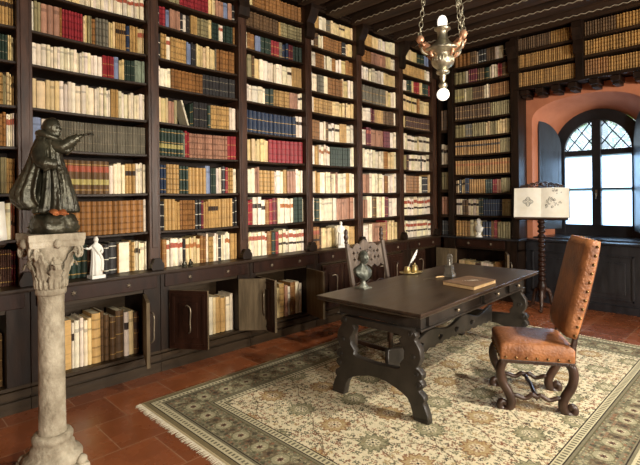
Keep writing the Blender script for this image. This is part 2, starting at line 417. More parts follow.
for i in range(7):
    x0, x1 = PC[i]+PW/2, PC[i+1]-PW/2
    ctr = (x0+x1)/2
    t = thing('bookcase', 'tall dark wood open bookcase, %s of the long wall' % BAY[i], 'bookcase', (ctr, D, LEDGE), 0, 'bookcase bays of the long wall')
    L = lambda X: X-ctr
    obj('back_panel', MC().box((L(x0)-.10, .322, 0), (L(x1), .345, TOPZ-LEDGE)), M['back'], t)
    for z in BZ:
        sag = .008; s = MC(); n = 8; T = []; Bq = []
        rings = []
        for q in range(n+1):
            X = L(x0) + (x1-x0)*q/n; dz = -sag*math.sin(PI*q/n); zz = z-LEDGE+dz
            rings.append([(X,.012,zz-.026),(X,.0,zz-.02),(X,.0,zz-.004),(X,.008,zz),(X,.32,zz),(X,.32,zz-.026)])
        s.loft(rings, smooth=False); obj('shelf', s, M['shelf'], t)
    obj('cornice', MC().box((L(x0), -.02, TOPZ-LEDGE-.05), (L(x1), .32, TOPZ-LEDGE)).box((L(x0), -.05, TOPZ-LEDGE-.02), (L(x1), -.02, TOPZ-LEDGE)), M['case'], t)
    for which, xc in ([(0, PC[i]), (1, PC[7])] if i == 6 else [(0, PC[i])]):
        p = MC(); p.box((L(xc)-PW/2, -.03, 0), (L(xc)+PW/2, .32, TOPZ-LEDGE)); p.box((L(xc)-PW/2+.022,-.038,.2),(L(xc)+PW/2-.022,-.03,2.55))
        po = obj('post', p, M['post'], t, bevel=.004)
        cb = MC(); corbel(cb, L(xc), -.04, 2.62, .44, PW+.03, .12); obj('bracket', cb, M['case'], po)
        lf = MC(); lobed_foot(lf, L(xc), -.035, .0, PW*.98); obj('foot_ornament', lf, M['case'], po)

# base cabinets (long wall)
BY = 4.08
def drawer_and_knobs(parent, a, b, y, z0, z1, axis='x'):
    d = obj('drawer', MC().box((a,y-.012,z0),(b,y+.02,z1)), M['carved'], parent, bevel=.004)
    for fx in (.27, .73):
        kx = a+(b-a)*fx; kz = (z0+z1)/2
        kn = MC()
        for q in range(6):
            an = q*PI/3 + .5
            kn.tube([(kx,y-.022,kz),(kx+.022*math.cos(an),y-.018,kz+.022*math.sin(an))], [.007,.002], 6)
        kn.ball((kx,y-.026,kz), .008, 8)
        obj('drawer_pull', kn, M['knob'], d)
def door_mesh(w, h, t=.028, outside=-1):
    """local: hinge at x=0, extends +x, outer face towards -y"""
    mc = MC(); mc.box((0,-t/2,0),(w,t/2,h))
    return mc
def make_door(parent, hx, hy, ang, w, z0, h, hinge, carved=True, knob=True):
    """hinge 'l' : closed door extends +x ; 'r' : closed door extends -x. ang: opening angle in degrees"""
    e = door_mesh(w, h); s = 1 if hinge == 'l' else -1
    me = e.mesh('door')
    if s < 0: me.transform(Matrix.Scale(-1, 4, (1,0,0)))
    d = obj('door', me, [M['plainwood']], parent, (hx, hy, z0), bevel=.003)
    d.rotation_euler.z = math.radians(-ang*s)
    pm = MC()
    def b(x0,z0,x1,z1,y0,y1): 
        a, c = sorted((s*x0, s*x1)); pm.box((a,y0,z0),(c,y1,z1))
    # outer face frame and raised panels
    b(.0,0,w,h,-.0165,-.014)
    for (u0,u1,v0,v1,yy) in ((.03,w-.03,.03,h-.03,-.022),(.065,w-.065,.07,h-.07,-.016),):
        b(u0,v0,u1,v0+.022,yy,-.014); b(u0,v1-.022,u1,v1,yy,-.014); b(u0,v0,u0+.022,v1,yy,-.014); b(u1-.022,v0,u1,v1,yy,-.014)
    b(.10,.11,w-.10,h-.11,-.026,-.014)
    obj('raised_panel', pm, M['carved'], d, bevel=.003)
    if knob:
        kx = s*(w*.52); hn = MC()
        hn.tube(smooth_open([(kx-.03*s,-.03,h*.74),(kx,-.05,h*.76),(kx+.035*s,-.06,h*.70),(kx+.03*s,-.058,h*.5),(kx+.03*s,-.055,h*.34),(kx,-.03,h*.28)], 4), .007, 6)
        obj('door_handle', hn, M['knob'], d)
    return d
for i in range(7):
    x0, x1 = PC[i], PC[i+1]; ctr = (x0+x1)/2
    nm = BAY[i]
    t = thing('base_cabinet', 'dark wood cupboard with drawer under the %s' % nm, 'cabinet', (ctr, BY, 0), 0, 'cupboards along the long wall')
    hw = (x1-x0)/2
    b = MC()
    b.box((-hw+.002,.02,.0),(hw-.002,.44,.15)); b.box((-hw+.002,.0,.0),(hw-.002,.02,.09)); b.box((-hw+.002,-.02,.12),(hw-.002,.02,.17))
    b.box((-hw+.002,.0,.175),(hw-.002,.44,.2))
    b.box((-hw+.002,.42,.2),(hw-.002,.44,.9)); b.box((-hw+.002,.01,.75),(hw-.002,.42,.77)); b.box((-hw+.002,.005,.77),(hw-.002,.03,.908))
    obj('body', b, M['plinth'], t)
    for s in (-1, 1):
        st = MC(); a, c = sorted((s*(hw-.002), s*(hw-(.085 if s < 0 else .158)))); st.box((a,-.004,.2),(c,.42,.905))
        obj('side_panel', st, M['case'], t, bevel=.003)
    drawer_and_knobs(t, -hw+.04, hw-.04, -.006, .782, .9)
    A = hw-.087; A2 = hw-.160; w = (A+A2)/2-.004; z0, h = .205, .54
    ops = {0:(None,None), 1:(None,70), 2:(56,138), 3:(97,77), 4:(0,0), 5:(0,0), 6:(0,94)}[i]
    if ops[0] is not None: make_door(t, -A, -.016, ops[0], w, z0, h, 'l')
    if ops[1] is not None: make_door(t, A2, -.016, ops[1], .29 if i == 2 else w, z0, h, 'r')
tag(obj('ledge', MC().box((PC[0]-.1,-.05,-.024),(PC[7]+.05,.44,0)).box((PC[0]-.1,-.035,-.034),(PC[7]+.05,.0,-.024)), M['shelf'], None, (0,BY,LEDGE-.001), bevel=.004), 'long dark wood ledge running between the open bookcases and the cupboards below', 'ledge')

# ------------------------------------------------------------------ end wall cases
EZ = [1.28, 1.635, 1.94, 2.26, 2.55, 2.84, 3.135, 3.43, 3.71]
EH0, EH1 = 2.93, 3.88          # Y range of the opening of the corner bookcase
# thing with local frame: x -> world -Y, y -> world +X
def endthing(name, label, cat, y, z, group=None): return thing(name, label, cat, (FX, y, z), -PI/2, group)
ctr = (EH0+EH1)/2; hw = (EH1-EH0)/2
t = endthing('bookcase', 'dark wood open bookcase on the short wall, between corner and window', 'bookcase', ctr, LEDGE)
obj('back_panel', MC().box((-hw-.10,.285,0),(hw+.10,.305,TOPZ-LEDGE)), M['back'], t)
for z in EZ:
    zz = z-LEDGE; s = MC(); rings = []
    for q in range(9):
        X = -hw+2*hw*q/8; dz = -.008*math.sin(PI*q/8); rings.append([(X,.012,zz-.03+dz),(X,.0,zz-.024+dz),(X,.0,zz-.004+dz),(X,.008,zz+dz),(X,.283,zz+dz),(X,.283,zz-.03+dz)])
    s.loft(rings, smooth=False); obj('shelf', s, M['shelf'], t)
obj('cornice', MC().box((-hw,-.03,TOPZ-LEDGE-.06),(hw,.28,TOPZ-LEDGE-.0)), M['case'], t)
for X, w in ((-hw-.055, .1), (hw+.06, .12)):
    po = obj('post', MC().box((X-w/2,-.02,0),(X+w/2,.285,TOPZ-LEDGE)), M['case'], t, bevel=.004)
    if X > 0:
        cb = MC(); corbel(cb, X, -.03, 2.5, .45, w+.03, .1); obj('bracket', cb, M['case'], po)
# narrow niche case in the corner
nc = (EH1+.105+4.14)/2 + .0; nhw = .075
t = endthing('corner_bookcase', 'very narrow dark bookcase squeezed into the corner between the walls', 'bookcase', 4.065, LEDGE)
obj('back_panel', MC().box((-.13,.27,0),(.07,.285,TOPZ-LEDGE)), M['back'], t)
NZ = [1.28,1.70,2.12,2.70,3.3]
for z in NZ: obj('shelf', MC().box((-.075,0,z-LEDGE-.05),(.07,.265,z-LEDGE)), M['shelf'], t)
obj('post', MC().box((-.13,-.01,0),(-.078,.265,TOPZ-LEDGE)), M['case'], t)
# cases above the window
AZ = [3.205, 3.487, 3.747]
for q, (y0, y1) in enumerate(((2.03, 2.86), (.98, 1.93))):
    c = (y0+y1)/2; h = (y1-y0)/2
    t = endthing('wall_bookcase', ['dark wood hanging bookcase above the window, nearer the corner','dark wood hanging bookcase above the window, at the right edge'][q], 'bookcase', c, 3.16, 'bookcases above the window')
    obj('back_panel', MC().box((-h-.04,.285,0),(h+.04,.303,TOPZ-3.16)), M['back'], t)
    for z in AZ:
        obj('shelf', MC().box((-h,0,z-3.16-.034),(h,.283,z-3.16)), M['shelf'], t)
    po = obj('post', MC().box((h,-.02,0),(h+.1,.285,TOPZ-3.16)), M['case'], t, bevel=.004)
    cb = MC(); corbel(cb, h+.05, -.03, .36, .42, .13, .1); obj('bracket', cb, M['case'], po)
    obj('cornice', MC().box((-h,-.03,TOPZ-3.16-.05),(h,.28,TOPZ-3.16)), M['case'], t)
    for kk in range(4 if q else 4):
        X = -h + .06 + kk*(2*h+.05)/4
        bk = MC(); bk.box((X,.02,-.075),(X+.11,.30,-.005)); bk.box((X+.015,.06,-.115),(X+.095,.30,-.075))
        obj('support_bracket', bk, M['case'], t, bevel=.006)
    obj('bottom_moulding', MC().box((-h,-.03,-.005),(h+.1,.0,.02)), M['case'], t)

# end base cabinet with open cupboard; and the dado under the window
EBX = 6.9
t = thing('base_cabinet', 'dark wood cupboard with drawer under the short wall bookcase', 'cabinet', (EBX, 3.4, 0), -PI/2)
b = MC(); h = .6   # local x from -.6 (Y 4.0) to .6 (Y 2.8)
b.box((-h,0,0),(h,.42,.17)); b.box((-h,.40,.17),(h,.42,.9)); b.box((-h,.01,.75),(h,.4,.77)); b.box((-h,.005,.77),(h,.03,.908)); b.box((-h,.0,.17),(h,.4,.2))
obj('body', b, M['case'], t)
for a_, b_ in ((-h,-h+.2),(h-.16,h)): obj('side_panel', MC().box((a_,-.004,.2),(b_,.4,.905)), M['case'], t, bevel=.003)
drawer_and_knobs(t, -.38, .42, .004, .782, .9)
make_door(t, .436, -.016, 118, .40, .205, .54, 'r')
tag(obj('ledge', MC().box((6.85,2.75,-.026),(7.343,4.03,0)).box((7.13,-.6,-.026),(7.343,2.75,0)), M['dado'], None, (0,0,LEDGE), bevel=.004), 'dark varnished ledge turning along the short wall below the window', 'ledge')
dd = MC(); dd.box((7.2,-.6,0),(7.34,2.79,.9))
for y0, y1 in ((-.5,.4),(.5,1.3),(1.4,2.05),(2.15,2.7)):
    for a, bq, c, d in ((y0,y1,.16,.185),(y0,y1,.74,.765),(y0,y0+.025,.16,.765),(y1-.025,y1,.16,.765)): dd.box((7.185,a,c),(7.2,bq,d))
    dd.box((7.19,y0+.1,.25),(7.2,y1-.1,.67))
dd.box((7.17,-.6,0),(7.2,2.79,.1))
struct('trim_31', dd, M['dado'], bevel=.003)

# ------------------------------------------------------------------ books
PAL = {'W':(240,230,206),'I':(222,200,150),'T':(168,126,66),'Y':(190,152,94),'O':(150,104,56),'B':(104,78,50),'D':(76,52,42),'K':(44,42,42),
       'R':(146,44,50),'P':(168,124,100),'M':(104,34,46),'N':(28,44,70),'U':(116,128,156),'G':(44,60,50),'H':(136,146,124),'L':(156,144,104),'S':(118,112,96)}
WORD = {'W':'white vellum','I':'ivory vellum','T':'old gold leather','Y':'golden tan leather','O':'orange brown leather','B':'brown leather','D':'dark brown leather','K':'black leather',
        'R':'red leather','P':'faded pink brown','M':'maroon leather','N':'navy blue','U':'light blue','G':'dark green','H':'grey green','L':'olive beige','S':'dark olive grey'}
GOLD = lin((182,146,84)); REDL = lin((164,84,62)); DARKL = lin((52,40,34)); YEL = lin((178,164,100)); PALE = lin((222,216,196)); ORL = lin((168,104,54))
def sc(c, k): return tuple(min(1, v*k) for v in c)
def book(mc, x0, w, d, h, code, fl, rng, y0=0, z0=0, lod=0, lean=0):
    base = lin(PAL[code]); j = rng.uniform(.74, 1.1) if code in 'WIYOBPLHST' else rng.uniform(.92, 1.08)
    base = sc(base, j)
    if code in 'WI': base = (base[0], base[1]*rng.uniform(.92,1.0), base[2]*rng.uniform(.80,1.03))
    segs = []   # (z, colour below this z)
    cuts = [(0, None)]
    def seg(z, c): segs.append((z, c))
    vellum = code in 'WI' or (code in 'LPUH' and 'b' not in fl)
    lines = GOLD if code != 'K' else PALE
    marks = []   # (z0,z1,col,bulge)
    if 's' in fl:
        for q in range(2): zz = h*(.3+.45*q); marks.append((zz-.0015, zz+.0025, lin((150,140,116)), .0))
    elif 'b' in fl:
        nb = 4 + (h > .26)
        for q in range(nb): zz = h*(.13+.74*q/(nb-1)); marks.append((zz-.006, zz+.006, sc(base,.62), .004)); 
    elif not vellum:
        nb = 4 + (h > .26)
        for q in range(nb): zz = h*(.12+.76*q/(nb-1)); marks.append((zz-.0035, zz+.0035, sc(base,.78) if q % 2 else lines, .002))
    if 'r' in fl or 'd' in fl: marks = [m_ for m_ in marks if not (h*.64 < m_[1] and m_[0] < h*.86)] + [(h*.66, h*.84, REDL, 0)]
    if 'k' in fl: marks = [m_ for m_ in marks if not (h*.58 < m_[1] and m_[0] < h*.78)] + [(h*.60, h*.76, DARKL, 0)]
    if 'o' in fl: marks = [m_ for m_ in marks if not (h*.58 < m_[1] and m_[0] < h*.8)] + [(h*.62, h*.78, ORL, 0)]
    if 'd' in fl: marks = [m_ for m_ in marks if not (h*.3 < m_[1] and m_[0] < h*.5)] + [(h*.36, h*.46, DARKL, 0)]
    if 'y' in fl: marks = [m_ for m_ in marks if not (h*.26 < m_[1] and m_[0] < h*.46)] + [(h*.28, h*.44, YEL, 0)]
    if vellum and not marks and rng.random() < .45: marks.append((h*.74, h*.74+.012+.02*rng.random(), sc(base,.62), 0))
    if vellum and rng.random() < .3 and 's' not in fl: marks.append((h*.9, h*.905, sc(base,.7), 0))
    marks.sort(); zs = [(0.0, base, 0)]; last = 0
    for a, b_, c, bu in marks:
        if a <= last or b_ >= h: continue
        zs.append((a, c, bu)); zs.append((b_, base, 0)); last = b_
    # spine
    n = 3 if lod else 5; r = min(w*.40, .014) if not vellum else min(w*.3, .009)
    prof = [(x0+w*k/(n-1)*1.0, -r*math.sin(PI*k/(n-1))) for k in range(n)]
    sh = lean
    def P(x, y, z): return (x + sh*z, y0+y, z0+z)
    for q in range(len(zs)):
        za = zs[q][0]; zb = zs[q+1][0] if q+1 < len(zs) else h; c = zs[q][1]; bu = zs[q][2]
        vs = [P(x, y - (bu if 0 < k < n-1 else 0), za) for k, (x, y) in enumerate(prof)] + [P(x, y - (bu if 0 < k < n-1 else 0), zb) for k, (x, y) in enumerate(prof)]
        mc.add(vs, [(k, k+1, n+k+1, n+k) for k in range(n-1)], c, 0, False)
    side = sc(base, .92); page = lin((206,192,160)); t = .0025; ins = .004
    # covers: two boards, page block slightly inset
    for xa, xb in ((x0, x0+t), (x0+w-t, x0+w)):
        vs = [P(xa,0,0),P(xb,0,0),P(xb,d,0),P(xa,d,0),P(xa,0,h),P(xb,0,h),P(xb,d,h),P(xa,d,h)]
        mc.add(vs, [(0,3,2,1),(4,5,6,7),(1,2,6,5),(2,3,7,6),(3,0,4,7)] , side, 0)
    xa, xb = x0+t, x0+w-t
    vs = [P(xa,0,ins),P(xb,0,ins),P(xb,d-ins,ins),P(xa,d-ins,ins),P(xa,0,h-ins),P(xb,0,h-ins),P(xb,d-ins,h-ins),P(xa,d-ins,h-ins)]
    mc.add(vs, [(0,3,2,1),(4,5,6,7),(2,3,7,6)], page, 0)
    # head and tail cap of spine
    for zz in (0.0015, h-.0015): mc.add([P(x, y, zz) for x, y in prof], [tuple(range(n))], sc(base,.8), 0)

BOOKS = []   # dict per book
def widths(run, rng, code, fl, a, b):
    uni = (run >= 3 and code not in 'WI' and 'v' not in fl)
    ws = [1.0 if uni else rng.uniform(.6, 1.45) for _ in range(run)]
    s = sum(ws); out = []; x = a
    for w in ws: out.append((x, x+(b-a)*w/s)); x = out[-1][1]
    return out
TOK = re.compile(r'(\d+)([A-Z])([\d.]+)([a-z]*)(?:~([\d.]+))?')
def row(spec, bay, rname, s0, conv, z, gap, frame, ydepth, base_ratio=.8, group=None, baydesc='', zoff=lambda s: 0):
    """s0: start coordinate along the shelf; conv(px)->coordinate; frame: 'long' or 'end'"""
    rng = random.Random(hash_(bay, rname)); a = s0; cnt = 0
    for n, code, end, fl, hr in TOK.findall(spec):
        n = int(n); b = conv(float(end)); 
        if b <= a + .004: continue
        if code == 'Z': a = b; continue
        ratio = float(hr) if hr else base_ratio*rng.uniform(.96, 1.05)
        same = n >= 3 and code not in 'WI'
        for (p, q) in widths(n, rng, code, fl, a, b):
            if q - p < .004: continue
            h = gap*(ratio if same else ratio*rng.uniform(.93, 1.05)); h = min(h, gap-.012)
            cnt += 1; dy = rng.uniform(0, .012) + (.004 if same else rng.uniform(0, .018))
            BOOKS.append(dict(p=p, q=q-.0034, h=h, code=code, fl=fl, z=z, dy=dy, frame=frame, yd=ydepth, d=min(max(.6*h, .13), .22),
                              k=cnt, rname=rname, bay=baydesc, group=group, seed=rng.random(), zo=zoff((p+q)/2), run=n))
        a = b
def hash_(*a):
    h = 17
    for ch in ''.join(map(str, a)): h = (h*31 + ord(ch)) % 1000003
    return h

NAMES = ['on the ledge','on first shelf up','on second shelf up','on third shelf up','on fourth shelf up','on fifth shelf up','on sixth shelf up','on seventh shelf up','on eighth shelf up','on top shelf']
BAYW = ['first bay','second bay','third bay','fourth bay','fifth bay','sixth bay','seventh bay']
LONG = {
0: ["5D12 2M17k","1W6 1W11.5 2P17.5d","1L1.5 3L7s 1Y9.5 3Y17b","2O7b 4W17r","3Y3.5b 2L7 2I12b 2Y17k","3G8.3s 2I12 2I17k","3Y9k 3Y17k","3Y8 3Y16.5","4B17","4B17"],
1: ["9G88 3D104 2K118 1O120 1W130.5 2Y136b 3W141k 2W147.5","9O75 8O119b 4O144b 1W148","1L55 9B110dy 4W126 3Y136k 4W148","1U42 3W58 22S115s~.85 12S146.5s~.85",
     "5I60 8W95 7W111 3Y119 9W145.7","20W103 5R114.5 1U119.5 2I125 5G135s 3H145.5","1W34.5 2L41.5 3P60 1O62.5 7R83.5b 2I88 3L92 1O96b 4S109b 4I116 5Y126k 1N130 4Y138 3I144.8r","8I80r 20W144.5r","9Y144","8B144"],
2: ["2O167 5W184r 1K186.8 5I201o 2O207 2W209.5 2Y214b 3W219 1K222.5 2W225.5 3W231o 3Y238","3K165 3Y176 2Y180.5 6O196b 2K202 1M204.6 2Y209 4Y219k 5Y233 2K238","3N167 4Y180b 3G189 5Y206.5 1U211.5 3G217s 2W222 1K226 1R229 3Y233.5b 1W238",
     "8G184y 1H185.5 2R190 15P228b 3R237.5","3I169 2P175 1L178.2 1Z188.6 1W190.6q 2G194 5K208s 1G211.3 7Y230b 1W232.5 1W236","4W171.5 9O203b 10K235.6s","1K161 3Y167b 1W171r 6Y187b 1U189 1U192 2K197s 7I215.5 1S217 6O235b",
     "1K160 2R166.5b 1U170 5P181 1K184 1W187 2K191s 3Y198 4L209b 1I212 3G219b 2W224r 4G233b 1O235.3","2B170 2L180 8R209b 3I216 3P224 1U228 1P232 1K236","9B235"],
3: ["7W268r 1O272.5 1G276.5 1R280 8W305.3d","2R254 3W266k 1O270 1R274 1M278.2 1W281 4W294o 4G303.5b 1W305.3","3W256 2P260 4Y275b 3W284.5 1Y288 3P296.5 3W305","8I269 8R304.6b","13N296.5 2W304.3k",
     "3W253 3W266 2G274 6Y290b 3P298 2W303.6k","2L252 1B255 1I260 8W287.5 1W292k 4Y303","1W247.5 2O255.5 1U261 5G271.5s 3R280 1S283.5 2N289 2M293 3G302.6b","11B279b 1Y281 9L302.2b","1K250 1I253 4O262b 11O301.8b"],
4: ["3O320d 1D322 6I336 3W345 2I350 2Y357","1W315 2G320 3W329 2W337 4P347 2P354 1W356.7","1W316 2Y320.5 4W331 1M332.6 2W336.5 1P338.5 3W347 1Y350.5 2W356","1W316 2Y320 5W331o 8G350.5b 2W356",
     "4O320.5b 2W326 1B329 3W340k 3Y347 3W355.4","1W314 8Y333b 4I345 1B346.5 3I355","2W318 3S324.5b 1W328.5 6O343b 2I349 2W354.7","2W316 4O325b 3W333 1O337 2W342 1I346 2O354.4","2W314.5 2B319k 3W323.5 7O342b 1K346 2I354","2Y320 2W327 2S331 3I340 3I346k 2I354"],
5: ["4W373 3P381 3O387 1R389 5I398.6","2P368 2W373 1B377 3W385 2M390 2W398.4","3P370 6W385 1O388.6 3W395 1W398.4","12W384 1O388.6 3I395 1W398.4","1W367 2M371.5r 5P384 3M391b 2W398.4",
     "3W371 2M375 4Y384 4B394.5b 1W398","8S386 2I391 2W397.6","9W384 4I397.5","3O371.5b 5P386 2I391 2W397.3","4Y373 3I379 3W386 3W397.2"],
6: ["10W433d","11W433d","1W407 7O419.5b 1W423 3K428.5 2Y432.7","1L407 1D409.5 4W421k 1K422.7 3W432.5k","2W408 3W418k 1I420 3W432.5k","1I406.5 11D432","6I418k 1O420 4I432","1W408 2G412 1I414 2R420 1I423 3G429 1R432","11Y425 2W431.7","6I418 2G424.5 2U431.3"],
}
LEFTFILL = {1:.99}
for i in range(7):
    lo = PC[i]+PW/2+.006; hi = PC[i+1]-PW/2-.006
    zz = [LEDGE]+BZ
    for r in range(10):
        z = zz[r]; top = BZ[r]-.03 if r < 9 else TOPZ-.055
        py = project((max(lo,.8), D+.02, z+.1))[1]
        conv = lambda px, py=py, hi=hi, lo=lo: max(lo, min(hi, X_at(px, D+.02, py)))
        sp = LONG[i][r]
        last = list(TOK.finditer(sp))[-1]
        ratio = {0:.82, 1:.88, 2:.82, 3:.86, 4:.76, 5:.8}.get(r, .82)
        if i == 0:
            # the bay continues to the left, outside the photograph
            rng = random.Random(r); code = 'IYWOB'[r % 5]
            row('18%s%.3f' % (code, 0) if False else '18%s1' % code, 'fill', r, lo, lambda _p: X_at(0, D+.02, 193)-.0, z, top-z, 'long', 0, ratio, 'books on the shelves of the leftmost bay', 'first bay left part')
            row(sp, i, NAMES[r], X_at(0, D+.02, 193), conv, z, top-z, 'long', 0, ratio, 'books '+NAMES[r]+' of first bay', BAYW[i], zoff=lambda s: 0)
        else:
            sg = (lambda s, lo=lo, hi=hi: -.008*math.sin(PI*(s-lo)/(hi-lo))) if r else (lambda s: 0)
            row(sp, i, NAMES[r], lo, conv, z, top-z, 'long', 0, ratio, 'books '+NAMES[r]+' of '+BAYW[i], BAYW[i], zoff=sg)
# end wall rows (coordinate s = -Y)
ENDR = ["5T470b 3W482 3N491 2O494 2R497 5L510.5","3W462k 2B468 4W478.5k 2G483 8N502s 3L510.5","2I459k 1K461 2I465k 2N469 7T485 3G492s 2R497 2P501 5L510","22T510o","1T455 20T500k 6L510",
        "3L465 4S472 6L485 3I490 3L497 4I507 1L510","14B490 9L509.4","4L464y 1W466 4L472 6B483 3W490 10O509.3","3L465 1W468 4M477 3B484 1G489 4W497.5 2R502 4B509","4O470b 3B476 1W478 3K486 5B495b 2W503 3K508.6"]
zz = [LEDGE]+EZ
for r in range(10):
    z = zz[r]; top = EZ[r]-.034 if r < 9 else TOPZ-.065
    py = project((FX, 3.4, z+.1))[1]
    conv = lambda px, py=py: max(-EH1, min(-EH0-.004, -Y_at(px, FX+.02, py)))
    row(ENDR[r], 'end', NAMES[r], -EH1+.004, conv, z, top-z, 'end', 0, .82, 'books '+NAMES[r]+' of short wall case', 'corner case on short wall', zoff=lambda s: -.008*math.sin(PI*(-s-EH0)/(EH1-EH0)))
for qi, (y0, y1, nm) in enumerate(((2.03,2.86,'case above window'),(.98,1.93,'right case above window'))):
    for r in range(3):
        z = AZ[r]; top = AZ[r+1]-.036 if r < 2 else TOPZ-.055
        lam = lambda px, a=-y1+.004, b=-y0-.004: a+(b-a)*px/100
        sp = ['28T100b', '14T50b 14T100', '16B60b 10T100b'][r] if qi == 0 else ['9O30b 22T100b', '28T100b', '12B40b 16T100b'][r]
        row(sp, nm, ['on bottom shelf','on middle shelf','on top shelf'][r], -y1+.004, lam, z, top-z, 'end', 0, .84, 'books in the '+nm, nm)
for r, z in enumerate([LEDGE]+NZ):
    top = (NZ[r]-.05 if r < 5 else TOPZ-.02)
    sp = ['3K100s','3P100','3L100','3W100k','3B100b','3B100'][r]
    row(sp, 'niche', 'row%d' % r, -(4.065+.07), lambda px: -(4.065-.065), z, min(top-z,.42), 'end', 0, .8, 'books in the narrow corner case', 'narrow corner case')
# lower cupboards
def lower(spec, bay, hx, zt, desc):
    t0 = PC[bay]+.092; t1 = PC[bay+1]-.165
    conv = lambda px: max(t0, min(t1, X_at(px, 4.16, 330)))
    row(spec, 'low', desc, max(t0, hx), conv, .201, .54, 'low', 0, zt, 'big books in the '+desc, desc)
lower("14B20 ", 0, 0, .7, 'first cupboard')
lower("1Y72 1W75k 1W80 1W84 1W88 1I92 1Y101b 2B110b 1B116 1B124 1W129k 1I134 1B142.5k", 1, 0, .74, 'second cupboard')
lower("4Y180 3Y208 1W209 1W213 1I216 1Y221 1Y226 1W230 1W235", 2, 0, .7, 'third cupboard')
lower("3Y268 1I273 1B276 1I280 1Y285b 1P288 1W291 1O296 2W302 1Y305", 3, 0, .66, 'fourth cupboard')
row("3I40 1D52 3W80 4I100", 'low', 'cupboard on short wall', -3.78, lambda p: -3.78+.72*p/100, .201, .54, 'lowend', 0, .62, 'books in the cupboard on the short wall', 'cupboard on short wall')

def place(b):
    w = b['q']-b['p']; fr = b['frame']
    if fr == 'long': return Vector((b['p'], D+.02+b['dy'], b['z']+.001+b['zo'])), 0
    if fr == 'low': return Vector((b['p'], 4.15+b['dy'], b['z']+.001)), 0
    if fr == 'end': return Vector((FX+.02+b['dy'], -b['p'], b['z']+.001+b['zo'])), -PI/2
    return Vector((EBX+.06+b['dy'], -b['p'], b['z']+.001)), -PI/2
def px_area(b):
    if 'left part' in b['bay'] or b['bay'] in ('narrow corner case', 'first cupboard'): return 0
    o, rz = place(b); w = b['q']-b['p']; dx = Vector((w,0,0)) if rz == 0 else Vector((0,-w,0))
    p0 = project(o); p1 = project(o+dx+Vector((0,0,b['h'])))
    x0, x1 = sorted((p0[0], p1[0])); y1, y0 = max(p0[1],p1[1]), min(p0[1],p1[1])
    x0, x1 = max(0,x0), min(640,x1); y0, y1 = max(0,y0), min(465,y1)
    if x1 <= x0 or y1 <= y0: return 0
    cx, cy = (x0+x1)/2, (y0+y1)/2
    if cx < 67 and cy > 118 and not (cx < 14 and cy < 230): return 0       # behind the bronze and its column
    if 346 < cx < 395 and cy > 225: pass
    return (x1-x0)*(y1-y0)
for b in BOOKS: b['area'] = px_area(b)
order = sorted(BOOKS, key=lambda b: -b['area']); single = order[:300]; rest = order[300:]
ORD = ['','first','second','third','fourth','fifth','sixth','seventh','eighth','ninth','tenth','eleventh','twelfth','thirteenth','fourteenth','fifteenth','sixteenth','seventeenth','eighteenth','nineteenth','twentieth']
def ordw(k): return ORD[k] if k <= 20 else '%dth' % k if k % 10 not in (1,2,3) else '%d%s' % (k, {1:'st',2:'nd',3:'rd'}[k % 10])
for b in single:
    mc = MC(); w = b['q']-b['p']
    book(mc, 0, w, b['d'], b['h'], b['code'], b['fl'], random.Random(int(b['seed']*1e6)), lean=-.30 if 'q' in b['fl'] else 0)
    o, rz = place(b)
    ob = obj('book', mc, M['book'], None, o, rz)
    extra = {'r':' red-labelled','k':' dark-labelled','o':' tan-labelled','d':' banded','s':' striped'}
    ex = ''.join(v for kf, v in extra.items() if kf in b['fl'])[:16]
    where = ('%s of %s' % (b['rname'], b['bay'])) if b['frame'] in ('long','end') else 'in ' + b['bay']
    lab = '%s%s book, %s from left %s' % (WORD[b['code']], ex, ordw(b['k']), where)
    wds = lab.split()
    if len(wds) > 16: lab = lab.replace(' leather','').replace(' vellum','')
    tag(ob, lab, 'book', b['group'])
rm = MC()
for b in rest:
    w = b['q']-b['p']; tmp = MC(); book(tmp, 0, w, b['d'], b['h'], b['code'], b['fl'], random.Random(int(b['seed']*1e6)), lod=1, lean=-.30 if 'q' in b['fl'] else 0)
    o, rz = place(b)
    if rz == 0: vs = [(v[0]+o.x, v[1]+o.y, v[2]+o.z) for v in tmp.v]
    else: vs = [(v[1]+o.x, -v[0]+o.y, v[2]+o.z) for v in tmp.v]
    n = len(rm.v); rm.v += vs; rm.f += [[i+n for i in f] for f in tmp.f]; rm.c += tmp.c; rm.mi += tmp.mi; rm.sm += tmp.sm
ob = obj('books', rm, M['book']); tag(ob, 'all the smaller and more distant books packed along the shelves', 'books', None, 'stuff')

